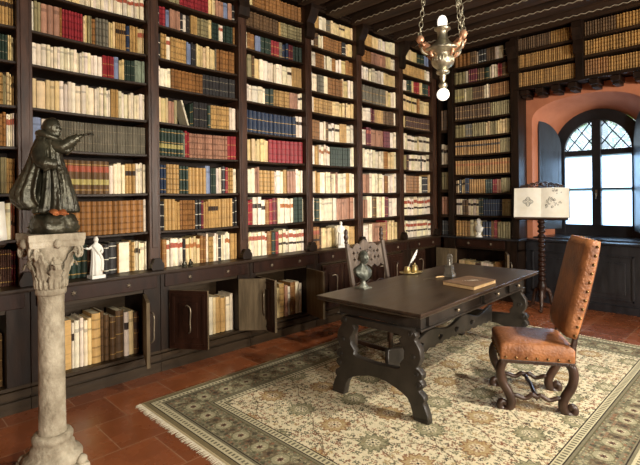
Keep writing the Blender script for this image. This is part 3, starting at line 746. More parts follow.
# ------------------------------------------------------------------ rug
def make_rug():
    x0, x1, y0, y1 = 1.55, 5.76, .53, 3.55
    st = .0085; nx = int((x1-x0)/st); ny = int((y1-y0)/st)
    u = (np.arange(nx)+.5)*st; v = (np.arange(ny)+.5)*st
    U, V = np.meshgrid(u, v, indexing='xy'); W_, H_ = x1-x0, y1-y0
    d = np.minimum(np.minimum(U, W_-U), np.minimum(V, H_-V))
    along = np.where(np.minimum(U, W_-U) < np.minimum(V, H_-V), V, U)
    rs = np.random.RandomState(3)
    def c(rgb): return np.array(lin(rgb))
    ivory, rust, green, dgreen, dark, gold, rose = c((212,200,168)), c((122,78,56)), c((132,128,98)), c((86,86,66)), c((54,46,40)), c((164,138,94)), c((146,104,80))
    col = np.ones((ny, nx, 3))*ivory
    def paint(mask, cc, a=1.0): col[mask] = col[mask]*(1-a)+np.array(cc)*a
    # field: small flowers scattered on a jittered lattice
    def flowers(cell, r, colors, seed, prob=.8, petal=5, ax=U, ay=V):
        cu = np.floor(ax/cell).astype(int); cv = np.floor(ay/cell).astype(int)
        tbl = np.random.RandomState(seed)
        J = tbl.rand(900, 5)
        idx = (cu*73 + cv*151) % 900
        jx = J[idx,0]*.5+.25; jy = J[idx,1]*.5+.25; keep = J[idx,2] < prob; kc = (J[idx,3]*len(colors)).astype(int); rr = r*(.6+.6*J[idx,4])
        dx = ax-(cu+jx)*cell; dy = ay-(cv+jy)*cell; rad = np.hypot(dx, dy); an = np.arctan2(dy, dx)
        edge = rr*(.7+.3*np.cos(petal*an))
        for q, cc in enumerate(colors): paint(keep & (kc == q) & (rad < edge), cc, .85)
        paint(keep & (rad < rr*.25), ivory, .9)
    flowers(.060, .026, [rust, green, gold, dgreen, rose], 1, .95)
    flowers(.036, .014, [rust, dgreen, dark, green, dgreen], 2, .85, 4, U+.013, V+.007)
    flowers(.085, .020, [dark, rust], 4, .6, 3, U+.03, V+.05)
    # vine lattice
    for (a, b_, k) in ((1, .62, .42), (1, -.62, .42)):
        t = (a*U + b_*V + .015*np.sin(V*26)) / k
        paint(np.abs(t-np.round(t)) < .012, c((92,72,52)), .8)
    # large medallions, staggered
    cx = .40; cy = .34
    cu = np.round(U/cx); offs = np.where(cu % 2 == 0, 0, cy/2); cv = np.round((V-offs)/cy)
    dx = U-cu*cx; dy = V-offs-cv*cy; rad = np.hypot(dx, dy); an = np.arctan2(dy, dx); odd = ((cu+cv) % 2 == 0)
    R0 = .10*(1+.13*np.cos(12*an))
    for msk, A_, B_ in ((odd, green, dgreen), (~odd, gold, rust)):
        paint(msk & (rad < R0), A_, .8); paint(msk & (rad < R0) & (rad > R0-.013), B_, .75)
        paint(msk & (rad < .048), ivory, .8); paint(msk & (rad < .044) & (np.cos(8*an) > 0), B_, .75); paint(msk & (rad < .016), ivory); paint(msk & (rad < .008), dark)
    # borders
    def strip(a, b_, cc): paint((d >= a) & (d < b_), cc)
    olive = c((120,114,92))
    strip(0, .47, olive)
    flow_mask = (d >= .15) & (d < .37)
    keepcol = col.copy()
    # main border rosettes
    per = .205; t = along/per; kk = np.round(t); da = along-kk*per; db = d-.26
    rad = np.hypot(da, db); an = np.arctan2(db, da)
    sub = U.shape
    J = np.random.RandomState(9).rand(900, 3)
    for cell, r, cols, sd in ((.045,.017,[dark,c((104,84,62)),dgreen,c((166,160,130))],5),(.03,.009,[dgreen,rose,c((170,160,124))],6)):
        ci = np.floor(U/cell).astype(int); cj = np.floor(V/cell).astype(int); idx = (ci*57+cj*131+sd) % 900
        rr = np.hypot(U-(ci+.5)*cell, V-(cj+.5)*cell); kc = (J[idx,0]*len(cols)).astype(int)
        for q, cc in enumerate(cols): paint(flow_mask & (kc == q) & (rr < r*(.7+.5*J[idx,1])), cc, .7)
    mm = flow_mask
    paint(mm & (rad < .066*(1+.12*np.cos(8*an))), c((158,152,122)), .95); paint(mm & (rad < .066) & (rad > .055), c((96,92,68)), .7)
    paint(mm & (rad < .034) & (np.cos(6*an) > .1), c((190,180,150))); paint(mm & (rad < .02), c((90,56,46)), .9); paint(mm & (rad < .008), dark)
    hb = np.abs(t-np.floor(t)-.5)*per
    paint(mm & (np.abs(db) < .05-.6*hb) & (hb < .05), c((104,86,66)), .5); paint(mm & (np.hypot(hb, db) < .02), dark, .6)
    guard = c((190,182,150))
    for a in (.055, .40):
        strip(a, a+.068, guard)
        for e in (a, a+.06): strip(e, e+.008, dark)
        q = along/.034; fr = np.abs(q-np.floor(q)-.5)
        paint((d > a+.02) & (d < a+.048) & (fr < .24), c((84,78,62)), .85)
    strip(.02, .055, c((122,110,82))); strip(.0, .02, c((190,176,140)))
    strip(.375, .385, c((96,90,66))); strip(.14,.148, dark); 
    col *= (0.93+.14*rs.rand(ny, nx, 1))
    # mesh
    gx = np.linspace(0, W_, nx+1); gy = np.linspace(0, H_, ny+1); GX, GY = np.meshgrid(gx, gy)
    Z = np.full_like(GX, .012) + .0012*np.sin(GX*3.1+GY*1.7)
    edge = (GX < 1e-6) | (GX > W_-1e-6) | (GY < 1e-6) | (GY > H_-1e-6); Z[edge] = .001
    vs = np.stack([GX, GY, Z], -1).reshape(-1, 3)
    i = np.arange(nx); j = np.arange(ny); I, Jn = np.meshgrid(i, j); a = (Jn*(nx+1)+I).ravel()
    fs = np.stack([a, a+1, a+nx+2, a+nx+1], 1)
    me = bpy.data.meshes.new('rug'); me.vertices.add(len(vs)); me.vertices.foreach_set('co', vs.ravel())
    me.loops.add(fs.size); me.loops.foreach_set('vertex_index', fs.ravel().astype(np.int32))
    me.polygons.add(len(fs)); me.polygons.foreach_set('loop_start', np.arange(0, fs.size, 4, dtype=np.int32)); me.polygons.foreach_set('loop_total', np.full(len(fs), 4, dtype=np.int32))
    me.update(); me.validate()
    at = me.color_attributes.new('tint', 'FLOAT_COLOR', 'CORNER')
    cc = np.concatenate([np.clip(col, 0, 1).reshape(-1, 3), np.ones((nx*ny, 1))], 1)
    at.data.foreach_set('color', np.repeat(cc, 4, axis=0).astype(np.float32).ravel())
    t = thing('rug', 'large ivory and olive patterned oriental rug with fringe under the table', 'rug', (x0, y0, .0))
    o = bpy.data.objects.new('rug_pile', me); C.objects.link(o); o.parent = t; me.materials.append(M['rug'])
    for side in (0, 1):
        fr = MC(); rg = random.Random(5+side); n = 230
        for k in range(n):
            y = H_*(k+.5)/n; L_ = rg.uniform(.035, .055); dy = rg.uniform(-.01, .01); xb = 0 if side == 0 else W_; s = -1 if side == 0 else 1
            fr.tube([(xb-s*.004, y, .006), (xb+s*L_*.5, y+dy*.5, .006), (xb+s*L_, y+dy, .003)], [.0048,.0045,.003], 4, flat=.5)
        tag(obj('fringe', fr, M['fringe'], t), kind=None)
make_rug()

# ------------------------------------------------------------------ table
def make_table():
    X0, X1, Y0, Y1 = 2.68, 5.045, 1.735, 2.70; H = .80
    t = thing('trestle_table', 'long dark oak trestle table with carved lyre legs standing on the patterned rug', 'table', (X0, Y0, .0135), math.radians(2.2))
    W_, D_ = X1-X0, Y1-Y0; H -= .0135
    tp = MC(); 
    def ringz(ins, z): return [(ins,ins,z),(W_-ins,ins,z),(W_-ins,D_-ins,z),(ins,D_-ins,z)]
    tp.loft([ringz(.03,H-.042), ringz(.012,H-.038), ringz(.004,H-.028), ringz(.012,H-.02), ringz(0,H-.014), ringz(0,H-.004), ringz(.004,H)], smooth=False)
    obj('tabletop', tp, M['table'], t)
    ap = MC(); a0, a1 = H-.155, H-.043
    ap.box((.17,.10,a0),(W_-.17,.125,a1)); ap.box((.17,D_-.125,a0),(W_-.17,D_-.10,a1)); ap.box((.17,.125,a0),(.195,D_-.125,a1)); ap.box((W_-.195,.125,a0),(W_-.17,D_-.125,a1))
    ap.box((.15,.085,a0-.016),(W_-.15,.14,a0)); ap.box((.15,D_-.14,a0-.016),(W_-.15,D_-.085,a0))
    obj('apron', ap, M['tablewood'], t, bevel=.003)
    for (a, b, kx) in ((.24,1.13,.66),(1.19,1.70,1.44),(1.76,2.14,1.95)):
        d = MC(); d.box((a,.082,a0+.012),(b,.1,a1-.008)); 
        for (p,q,r,s) in ((a,b,a0+.012,a0+.02),(a,b,a1-.016,a1-.008),(a,a+.01,a0+.012,a1-.008),(b-.01,b,a0+.012,a1-.008)): d.box((p,.074,r),(q,.082,s))
        do = obj('drawer', d, M['tablewood'], t)
        kn = MC(); kz = (a0+a1)/2
        kn.lathe([(.004,0),(.006,.012),(.013,.018),(.016,.026),(.011,.036),(.003,.039)], (kx,.082,kz), 10, Matrix.Rotation(PI/2, 4, 'X'))
        obj('knob', kn, M['knob'], do)
    for X in (.11, W_-.17):
        # carved lyre shaped end: two scrolled legs and cross rail (plane Y-Z)
        yc = .455
        half = [(.12,a0-.005),(.315,a0-.005),(.335,a0-.025),(.345,a0-.045),(.325,a0-.065),(.345,a0-.09),(.372,a0-.13),(.38,a0-.19),(.36,a0-.24),(.335,a0-.265),(.37,a0-.28),(.39,a0-.30),(.385,a0-.33),(.35,a0-.34),(.385,a0-.36),(.395,a0-.385),(.375,a0-.405),(.35,a0-.415),(.37,a0-.435),(.40,a0-.455),(.405,a0-.48),(.39,a0-.50)]
        foot = [(.405,.11),(.43,.05),(.435,0),(.325,0),(.315,.05),(.30,.10),(.275,.14),(.235,.165)]
        rail_low = [(.17,.19),(.08,.215),(0,.222)]
        right = half + foot + rail_low
        right = [(y, max(0, z)) for y, z in right]
        outl = [(yc+y, z) for y, z in right] + [(yc-y, z) for y, z in right[::-1][1:]]
        # inner openings
        def mir(pts): return [(yc-y+yc-yc, z) for y, z in pts]
        hole = [(0,a0-.045),(.10,a0-.045),(.20,a0-.045),(.235,a0-.06),(.21,a0-.085),(.225,a0-.12),(.255,a0-.16),(.25,a0-.22),(.215,a0-.26),(.225,a0-.29),(.19,a0-.31),(0,a0-.32)]
        hole = [(yc+y, z) for y, z in hole] + [(yc-y, z) for y, z in hole[::-1][1:-1]]
        me = plate(outl[::-1], [hole], .06, .006); me.transform(YZ)
        for v in me.vertices: v.co.x += X + .03
        le = obj('leg', me, M['tablewood'], t)
        vo = MC()
        for s in (-1, 1):
            for (y, z, r) in ((.355,a0-.31,.022),(.37,a0-.385,.022),(.31,a0-.03,.022),(.33,a0-.19,.02)):
                for e in (-1, 1):
                    sp = [(X+.03+e*.032, yc+s*(y-.008+r*(1-q/26)*math.cos(q*.5)), z+r*(1-q/26)*math.sin(q*.5)) for q in range(24)]
                    obj('carved_scroll', MC().tube(sp, .0045, 5), M['tablewood'], le)
            obj('foot_pad', MC().box((X-.004, yc+s*.38-.056, .0), (X+.064, yc+s*.38+.056, .018)), M['tablewood'], le)
    # carved stretcher along the length
    n = 44; up = []; lo = []
    L0, L1 = .22, W_-.21
    for i in range(n+1):
        f = i/n; x = L0+(L1-L0)*f; m_ = abs(f-.5)*2
        up.append((x, .40+.03*math.cos(f*PI*6)-.03*m_)); lo.append((x, .235+.022*math.sin(f*PI*14)**2 + .03*(1-m_) ))
    holes = []
    for cx in (.25,.42,.58,.75):
        xx = L0+(L1-L0)*cx
        holes.append([(xx+.045*math.cos(a), .325+.028*math.sin(a)*(1+.3*math.cos(3*a))) for a in [2*PI*k/14 for k in range(14)]])
    me = plate(up + lo[::-1], holes, .035, .005); me.transform(XZ)
    for v in me.vertices: v.co.y += .43
    obj('stretcher', me, M['tablewood'], t)
make_table()

# ------------------------------------------------------------------ figures
def head(mc, c, r, yaw=0, beard=0, hair=1, tilt=0, bald=False):
    """small sculpted head; face towards local +x before yaw"""
    nu, nv = 28, 22; rings = []
    Rm = Matrix.Rotation(yaw, 3, 'Z') @ Matrix.Rotation(tilt, 3, 'Y')
    def g(a, b, s): return math.exp(-((a/s)**2 + (b/s)**2))
    for i in range(nv+1):
        th = PI*i/nv; th = min(max(th, .03), PI-.03); z = -math.cos(th); ring = []
        for k in range(nu):
            a = 2*PI*k/nu - PI; x, y = math.sin(th)*math.cos(a), math.sin(th)*math.sin(a)
            rx = .92; d = 1.0
            if x > 0:
                d += .30*g(y, z+.14, .19)                 # nose
                d += .10*g(y, z-.02, .10)
                for s in (-1, 1): d -= .20*g(y-s*.30, z-.08, .15)   # eye sockets
                for s in (-1, 1): d += .05*g(y-s*.30, z-.12, .06)
                d += .15*g(y*.45, z-.32, .11)            # brow
                d -= .12*g(y*.6, z+.42, .07)             # mouth
                d += .06*g(y*.6, z+.52, .08) + .07*g(y, z+.78, .2)
                if beard: d += beard*.42*g(y*.6, z+.74, .30)*(1+.12*math.sin(14*a+9*z))
            if (x < .12 or z > .72) and hair and not bald: d += .10*(1+.3*math.sin(11*a+8*z))*(1 if z > -.5 else .4)
            for s in (-1, 1): d += .14*g(x*1.0+.02, z+.02, .16)*(1 if s*y > .6 else 0)  # ears
            p = Vector((x*r*d*1.02, y*r*d*.80, z*r*1.22*(1 + (.08 if z < 0 and x > 0 else 0))))
            ring.append(Rm @ p + Vector(c))
        rings.append(ring)
    mc.loft(rings)
def hand(mc, p, dirv, up, s, pointing=False):
    """five-fingered hand. p wrist, dirv pointing direction, s hand length"""
    d = Vector(dirv).normalized(); u = Vector(up); u = (u-d*u.dot(d)).normalized(); w = d.cross(u); p = Vector(p)
    mc.tube([p-d*s*.1, p+d*s*.2, p+d*s*.5], [s*.13, s*.22, s*.2], 8, flat=.45, up=u)
    for q, (off, ln) in enumerate(((-.15,.44),(-.05,.5),(.05,.46),(.15,.36))):
        b = p+d*s*.45+w*s*off; curl = .1 if (not pointing or q == 0) else .75
        pts = [b]; dd = d.copy()
        for k in range(3):
            dd = (dd - u*curl*.6).normalized() if k else dd; pts.append(pts[-1]+dd*s*ln/3)
        mc.tube(pts, [s*.06, s*.055, s*.05, s*.035], 6)
    b = p+d*s*.12-w*s*.17
    mc.tube([b, b+d*s*.15-w*s*.12, b+d*s*.33-w*s*.14], [s*.07, s*.06, s*.04], 6)
def robe(mc, secs, folds=9, amp=.08, n=56, seed=0, ph=0):
    """secs: (z, cx, cy, rx, ry, fold)"""
    rings = []
    for (z, cx, cy, rx, ry, fa) in secs:
        ring = []
        for k in range(n):
            a = 2*PI*k/n
            f = 1 + fa*amp*(math.sin(folds*a+ph+z*3) + .5*math.sin((folds*2+1)*a+seed-z*5) + .35*math.sin(3*a+seed*2))
            ring.append((cx+rx*f*math.cos(a), cy+ry*f*math.sin(a), z))
        rings.append(ring)
    mc.loft(rings)

# column + friar
PX, PY = .802, 3.02
def make_column():
    t = thing('stone_column', 'pale weathered marble column with carved capital carrying the bronze figure', 'column', (PX, PY, 0)); K = .76
    b = MC()
    b.box((-.205,-.205,0),(.205,.205,.075))
    o = obj('plinth', b, M['stone'], t, bevel=.012)
    prof = [(.19,.075),(.205,.09),(.207,.115),(.19,.135),(.165,.142),(.155,.155),(.15,.175),(.15,.18),(.132,.19),(.128,.205),(.14,.215),(.142,.235),(.13,.25),(.108,.255)]
    obj('base', MC().lathe(prof, n=48), M['stone'], t)
    sp = MC()
    for sx in (-1, 1):
        for sy in (-1, 1): sp.ball((sx*.155, sy*.155, .09), (.045,.045,.028), 10)
    obj('corner_spur', sp, M['stone'], t)
    obj('shaft', MC().lathe([(.104,.25),(.094,.27),(.0915,.4),(.090,.7),(.0885,1.0),(.092,1.045),(.094,1.055)], n=48), M['stone'], t)
    cap = MC()
    cap.lathe([(.098,1.05),(.106,1.06),(.106,1.08),(.098,1.09),(.096,1.10),(.104,1.16),(.122,1.22),(.145,1.28),(.165,1.325),(.16,1.335)], n=48)
    # abacus with concave sides
    ab = []
    for q in range(4):
        for f_ in np.linspace(0, 1, 9)[:-1]:
            a = -.19+.38*f_; dep = .19-.018*math.sin(PI*f_); p = (a, -dep); an = q*PI/2
            ab.append((p[0]*math.cos(an)-p[1]*math.sin(an), p[0]*math.sin(an)+p[1]*math.cos(an)))
    cap.loft([[(x*.93,y*.93,1.33) for x,y in ab], [(x*.97,y*.97,1.345) for x,y in ab], [(x*.97,y*.97,1.36) for x,y in ab], [(x,y,1.37) for x,y in ab], [(x,y,1.405) for x,y in ab]], smooth=False)
    co = obj('capital', cap, M['stone'], t)
    lv = MC()
    for q in range(8):      # acanthus leaves: two tiers, curling out at the tip
        an = q*PI/4 + PI/4
        corner = q % 2 == 0
        hgt = .25 if corner else .17; out = .10 if corner else .045
        ca, sa = math.cos(an), math.sin(an); rings = []
        for i in range(12):
            f_ = i/11; z = 1.085+hgt*min(1, f_*1.12) - (.05*((f_-.8)/.2)**1 if f_ > .8 else 0); r = .098+.022*f_+out*f_**2.2 + (.02 if f_ > .8 else 0)
            wd = .052*math.sin(PI*(.18+.72*f_))**.7*(1+.22*math.sin(f_*26)); th = .012
            ring = []
            for (lx, ly) in ((-1,-.2),(-.55,.5),(-.12,.15),(0,.75),(.12,.15),(.55,.5),(1,-.2),(0,-.7)):
                rr = r+ly*th; tx = lx*wd; ring.append((rr*ca-tx*sa, rr*sa+tx*ca, z))
            rings.append(ring)
        lv.loft(rings)
    obj('acanthus_leaf', lv, M['stone'], co)
    vl = MC()
    for q in range(4):
        an = q*PI/2+PI/4; ca, sa = math.cos(an), math.sin(an)
        for s in (-1, 1):
            pts = []
            for i in range(26):
                a = i*.42; r = .038*(1-i/30); off = .215-r*math.cos(a)*.6; tx = s*(.012+.0)
                pts.append(((off)*ca-(s*.02+s*r*.5*math.sin(a)*.0)*sa, (off)*sa+(s*.02)*ca, 1.295+r*math.sin(a)))
            vl.tube(pts, [.013*(1-i/40) for i in range(26)], 6)
    for q in range(4):      # flower / mask in the middle of each face
        an = q*PI/2-PI/2; ca, sa = math.cos(an), math.sin(an)
        vl.ball((.128*ca,.128*sa,1.235), (.035,.035,.038), 12)
        for k in range(6):
            a = k*PI/3; vl.ball((.140*ca-.028*math.cos(a)*sa, .140*sa+.028*math.cos(a)*ca, 1.24+.028*math.sin(a)), .014, 8)
        vl.ball((.175*ca,.175*sa,1.35), .028, 10)
    for k in range(20):
        a = 2*PI*k/20; vl.ball((.105*math.cos(a), .105*math.sin(a), 1.12), (.014,.014,.035), 8)
    obj('volute', vl, M['stone'], co)
make_column()
for ch in bpy.data.objects['stone_column'].children: ch.scale = (.76,.76,1)

def make_friar():
    # local x = towards the outstretched arm, local -y = towards the room
    t = thing('bronze_statue', 'dark bronze friar statue in hooded cloak stretching out one arm, on stone column', 'statue', (PX+.005, PY, 1.405), math.radians(-14.8))
    g = MC()
    secs = [(.115,.02,0,.105,.085,1),(.13,.02,0,.108,.088,1.1),(.20,.022,0,.094,.08,1.1),(.30,.018,0,.076,.072,1),(.38,.012,0,.064,.066,.7),(.44,.006,0,.056,.06,.4),(.50,.002,0,.054,.062,.3),(.535,-.004,0,.048,.056,.2),(.56,0,0,.035,.036,.1),(.58,.006,0,.027,.028,0),(.60,.008,0,.025,.026,0)]
    robe(g, secs, 8, .13, 96)
    head(g, (.006,-.004,.612), .0475, -.55, beard=1.2, tilt=.12)
    g.tube(smooth_open([(.015,-.03,.515),(.05,-.045,.495),(.085,-.05,.515),(.12,-.052,.545),(.145,-.052,.558)], 4), [.036]*4+[.036]*4+[.033]*4+[.026]*4+[.017], 12)
    g.tube([(.05,-.045,.50),(.085,-.05,.475),(.115,-.05,.50)], [.02,.026,.012], 10)       # hanging sleeve
    g.tube([(.13,-.052,.552),(.165,-.054,.572)], [.013,.011], 8)
    hand(g, (.16,-.054,.57), (.95,-.1,.26), (0,-.3,1), .072, True)
    g.tube(smooth_open([(-.035,-.035,.515),(-.06,-.075,.46),(-.045,-.10,.405),(-.005,-.112,.395),(.03,-.112,.39)], 4), [.034]*4+[.036]*4+[.038]*4+[.030]*4+[.022], 12)
    g.tube([(-.04,-.10,.41),(-.02,-.105,.37),(.01,-.108,.385)], [.02,.028,.014], 10)
    hand(g, (.028,-.112,.388), (.5,-.1,-.85), (0,-1,0), .065)
    obj('figure', g, M['bronze'], t)
    cl = MC()
    zs = [.575,.54,.51,.48,.42,.365,.30,.24,.19,.16,.145]
    rx = [.048,.066,.074,.08,.09,.104,.128,.152,.150,.125,.11]; ry = [.048,.066,.076,.085,.093,.10,.108,.115,.118,.112,.105]; cx = [-.008,-.012,-.016,-.02,-.025,-.03,-.036,-.04,-.04,-.034,-.03]
    prof = []
    for z, a_, b_, c_ in zip(zs, rx, ry, cx):
        ring = []
        for lay in (0, 1):
            rr_ = []
            for k in range(61):
                an = math.radians(75) + (k/60)*math.radians(182)
                dp = max(0, (.56-z))/.42
                f_ = 1 + (.02+.085*dp)*math.sin(17*an+z*4) + .05*dp*math.sin(7*an-z*11) + .03*math.sin(3*an+2)
                f_ *= (1 if lay == 0 else .93)
                rr_.append((c_+a_*f_*math.cos(an), b_*f_*math.sin(an), z + .012*math.sin(6*an)*(1 if z < .2 else 0)))
            ring += rr_ if lay == 0 else rr_[::-1]
        prof.append(ring)
    cl.loft(prof); obj('cloak', cl, M['bronze'], t)
    hd = MC()
    P = [(.052*math.cos(a)-.004, .055*math.sin(a), .555-.020*math.cos(a)) for a in [2*PI*k/24 for k in range(24)]]
    hd.tube(P, [.017+.006*max(0,-math.cos(2*PI*k/24)) for k in range(24)], 8, closed=True)
    hd.ball((-.045,0,.555), (.03,.036,.045), 12)
    obj('hood', hd, M['bronze'], t)
    hem = MC()
    hem.tube(smooth_open([(.03,-.068,.38),(.05,-.088,.26),(.052,-.096,.14)], 5), .006, 6)
    for zz in (.30,.23,.17): hem.ball((.049,-.092,zz), .010, 8)
    obj('rope_belt', hem, M['bronze'], t)
    rk = MC(); rings = []
    for z, q in ((0,.92),(.012,1.0),(.035,1.04),(.06,1.0),(.08,.90),(.10,.86),(.112,.7)):
        rings.append([(.012+(.122*q*(1+.05*math.sin(3*a+z*30)+.06*math.sin(8*a+z*90)+.045*math.sin(19*a-z*120)))*math.cos(a), (.112*q*(1+.06*math.cos(4*a+z*20)+.04*math.sin(9*a)))*math.sin(a), z) for a in [2*PI*k/64 for k in range(64)]])
    rk.loft(rings); obj('rock_base', rk, M['bronze'], t)
    for x in (.015,.055):
        ft = MC(); ft.tube([(x-.01,-.06,.130),(x,-.10,.125),(x+.012,-.128,.112)], [.022,.022,.015], 8, flat=.7)
        for q in range(5): ft.ball((x+.012-.016+.008*q, -.136+.003*q, .112), (.006,.011,.006), 6)
        obj('foot', ft, M['copper_rock'], t)
make_friar()

def plaster_figure(loc, rot, label, h, arm):
    t = thing('plaster_statuette', label, 'statuette', loc, rot)
    b = MC(); b.box((-.055*h/.34,-.05,0),(.055*h/.34,.05,.028)); obj('base', b, M['plaster'], t, bevel=.003)
    g = MC(); k = h/.34
    robe(g, [(.028,0,0,.046,.038,1),(.07,0,0,.043,.034,1),(.13,.002,0,.040,.031,1),(.18,.0,0,.036,.028,.8),(.215,-.002,0,.034,.026,.5),(.25,0,0,.042,.026,.3),(.272,0,0,.036,.022,.1),(.285,0,0,.016,.015,0),(.297,0,0,.013,.013,0)], 9, .09, 48)
    head(g, (0,-.003,.314), .021, -PI/2, beard=.0)
    if arm:
        g.tube(smooth_open([(-.035,0,.262),(-.06,-.008,.245),(-.085,-.012,.25)], 4), .0095, 8); hand(g, (-.085,-.012,.25), (-1,-.1,.1), (0,0,1), .03)
        g.tube(smooth_open([(.035,0,.262),(.045,-.015,.22),(.02,-.033,.20)], 4), .010, 8); hand(g, (.02,-.033,.20), (-.9,-.1,0), (0,-1,0), .028)
        g.tube(smooth_open([(-.03,-.02,.27),(.0,-.032,.22),(.04,-.02,.15),(.035,-.03,.06)], 5), [.012]*16, 8)
    else:
        for s in (-1, 1):
            g.tube(smooth_open([(s*.035,0,.262),(s*.045,-.008,.21),(s*.02,-.036,.19)], 4), .0095, 8); hand(g, (s*.02,-.036,.19), (-s*.8,-.1,.2), (0,-1,0), .026)
    o = obj('figure', g, M['plaster'], t); o.scale = (k*1.0, k*1.0, k)
    return t
plaster_figure((1.43,4.10,LEDGE), 0.1, 'white plaster draped statuette with one arm held out, on the ledge near column', .35, True)
plaster_figure((4.48,4.10,LEDGE), -.5, 'white plaster standing statuette on the ledge behind the carved chair', .34, False)
def plaster_bust(loc, rot, label):
    t = thing('plaster_bust', label, 'bust', loc, rot)
    b = MC().lathe([(.055,0),(.058,.012),(.04,.022),(.03,.035),(.026,.06),(.034,.072)], n=24); obj('socle', b, M['plaster'], t)
    g = MC(); robe(g, [(.07,0,0,.038,.03,.2),(.10,0,0,.066,.038,.6),(.14,0,0,.082,.044,.6),(.165,0,0,.07,.038,.3),(.18,0,0,.035,.028,.1),(.20,0,0,.026,.024,0),(.215,0,0,.025,.024,0)], 7, .06, 40)
    head(g, (-0,-.004,.25), .037, -PI/2); obj('bust', g, M['plaster'], t)
plaster_bust((7.0,3.44,LEDGE), -PI/2-.3, 'white plaster head and shoulders bust on the ledge in the corner bookcase')
for q, (x, lab) in enumerate(((2.235,'tiny dark seated figurine on the ledge before the white books'),(2.30,'tiny dark crouching figurine beside the seated one on the ledge'))):
    t = thing('bronze_figurine', lab, 'figurine', (x,4.09,LEDGE), .3*q)
    g = MC(); g.lathe([(.022,0),(.024,.008),(.018,.012)], n=16); robe(g, [(.01,0,0,.02,.017,1),(.03,0,0,.019,.016,1),(.05,0,0,.013,.012,.4),(.058,0,0,.007,.007,0)], 5, .1, 24); head(g, (0,0,.068 if q == 0 else .06), .011, -PI/2)
    g.tube([(-.012,0,.048),(-.024,-.008,.036),(-.012,-.018,.03)], .005, 6); g.tube([(.012,0,.048),(.024,-.008,.036),(.012,-.018,.03)], .005, 6)
    obj('figure', g, M['bronze'], t)

# bronze bust on the table
TZ = .80
def make_bust():
    t = thing('bronze_bust', 'small green-grey bronze bust of a bearded man on the table, near its left end', 'bust', (3.12,2.60,TZ+.001), -1.62)
    b = MC(); b.box((-.055,-.05,0),(.055,.05,.012)); b.lathe([(.047,.012),(.045,.02),(.03,.03),(.022,.05),(.02,.062),(.026,.075)], n=20); obj('socle', b, M['bronze_bust'], t)
    g = MC(); robe(g, [(.070,.020,0,.018,.02,.2),(.085,.016,0,.034,.042,.5),(.11,.008,0,.048,.078,.7),(.145,-.004,0,.052,.098,.7),(.175,-.014,0,.046,.090,.5),(.192,-.014,0,.034,.055,.2),(.204,-.010,0,.026,.03,0),(.225,0,0,.025,.026,0),(.24,0,0,.024,.025,0)], 9, .07, 48)
    head(g, (.008,0,.272), .046, .0, beard=.9); obj('bust', g, M['bronze_bust'], t)
    head(g, (.008,0,.258), .040, .0, beard=.9); obj('bust', g, M['bronze_bust'], t)
make_bust()

# inkwell tray with quill
def make_inkwell():
    t = thing('inkstand', 'polished brass inkstand on an oval tray in the middle of the table', 'inkstand', (4.06,2.74,TZ+.001), -.45)
    tr = MC(); rings = []
    for (s, z) in ((.6,0),(.93,.001),(1.0,.008),(1.03,.014),(1.0,.015),(.94,.010),(.5,.004)):
        rings.append([(.125*s*math.cos(a), .085*s*math.sin(a), z) for a in [2*PI*k/40 for k in range(40)]])
    tr.loft(rings); obj('tray', tr, M['brass'], t)
    for x, lid in ((-.042, False), (.045, True)):
        p = MC(); p.lathe([(.028,.005),(.033,.012),(.036,.03),(.034,.05),(.028,.06),(.031,.064),(.024,.066)], (x,0,0), 24)
        w = obj('inkwell', p, M['brass'], t)
        if lid: obj('lid', MC().lathe([(.03,.066),(.028,.072),(.014,.082),(.005,.088),(.008,.096),(.002,.104)], (x,0,0), 20), M['brass'], w)
    # quill: its own thing, standing in the open well
    q = thing('quill_pen', 'white feather quill standing in the brass inkwell', 'quill', (4.022,2.758,TZ+.02), -.45)
    s = MC(); P0, P1 = Vector((0,0,.0)), Vector((.115,0,.21))
    pts = smooth_open([tuple(P0), (.03,0,.075), (.07,0,.15), tuple(P1)], 5); s.tube(pts, .0022, 6); obj('shaft', s, M['quill'], q)
    v = MC(); n = 20; A = []; B_ = []
    for i in range(n+1):
        f_ = i/n; x = .035+.085*f_; z = .085+.135*f_; wd = .026*math.sin(PI*min(1, f_*.9+.08))**.7*(1-.25*(i % 4 == 3)); nx, nz = .85, -.53
        A.append((x-.35*wd*nx, .002, z-.35*wd*nz)); B_.append((x+wd*nx, .006, z+wd*nz))
    v.loft([[a, b, (b[0],b[1]+.0012,b[2]), (a[0],a[1]+.0012,a[2])] for a, b in zip(A, B_)], smooth=False); obj('vane', v, M['quill'], q)
make_inkwell()

# stone / bronze desk ornament, letter knife, closed book on the table
def make_ornament():
    t = thing('desk_ornament', 'small grey bell-tower shaped desk ornament standing behind the brown book', 'ornament', (4.11,2.33,TZ+.001), .2)
    b = MC(); b.box((-.048,-.045,0),(.048,.045,.035)); obj('base', b, M['greymetal'], t, bevel=.004)
    p = MC(); p.loft([[(x*s,y*s,z) for x,y in ((-1,-1),(1,-1),(1,1),(-1,1))] for s, z in ((.040,.035),(.037,.05),(.034,.10),(.037,.105),(.037,.115))], smooth=False)
    obj('pedestal', p, M['greymetal'], t, bevel=.003)
    a = MC(); a.box((.002,-.024,.115),(.034,.024,.20)); a.loft([[(.002,-.024,.20),(.034,-.024,.20),(.034,.024,.20),(.002,.024,.20)],[(.010,-.014,.222),(.03,-.014,.222),(.03,.014,.222),(.010,.014,.222)]], smooth=False)
    a.box((-.036,-.012,.115),(-.028,.012,.19)); a.box((-.036,-.012,.183),(.01,.012,.192)); obj('tower', a, M['greymetal'], t, bevel=.002)
    g = MC(); robe(g, [(.115,-.012,0,.014,.012,1),(.14,-.012,0,.012,.010,.6),(.152,-.012,0,.006,.006,0)], 5, .1, 20); head(g, (-.012,0,.162), .010, PI); obj('figure', g, M['plaster'], t)
make_ornament()
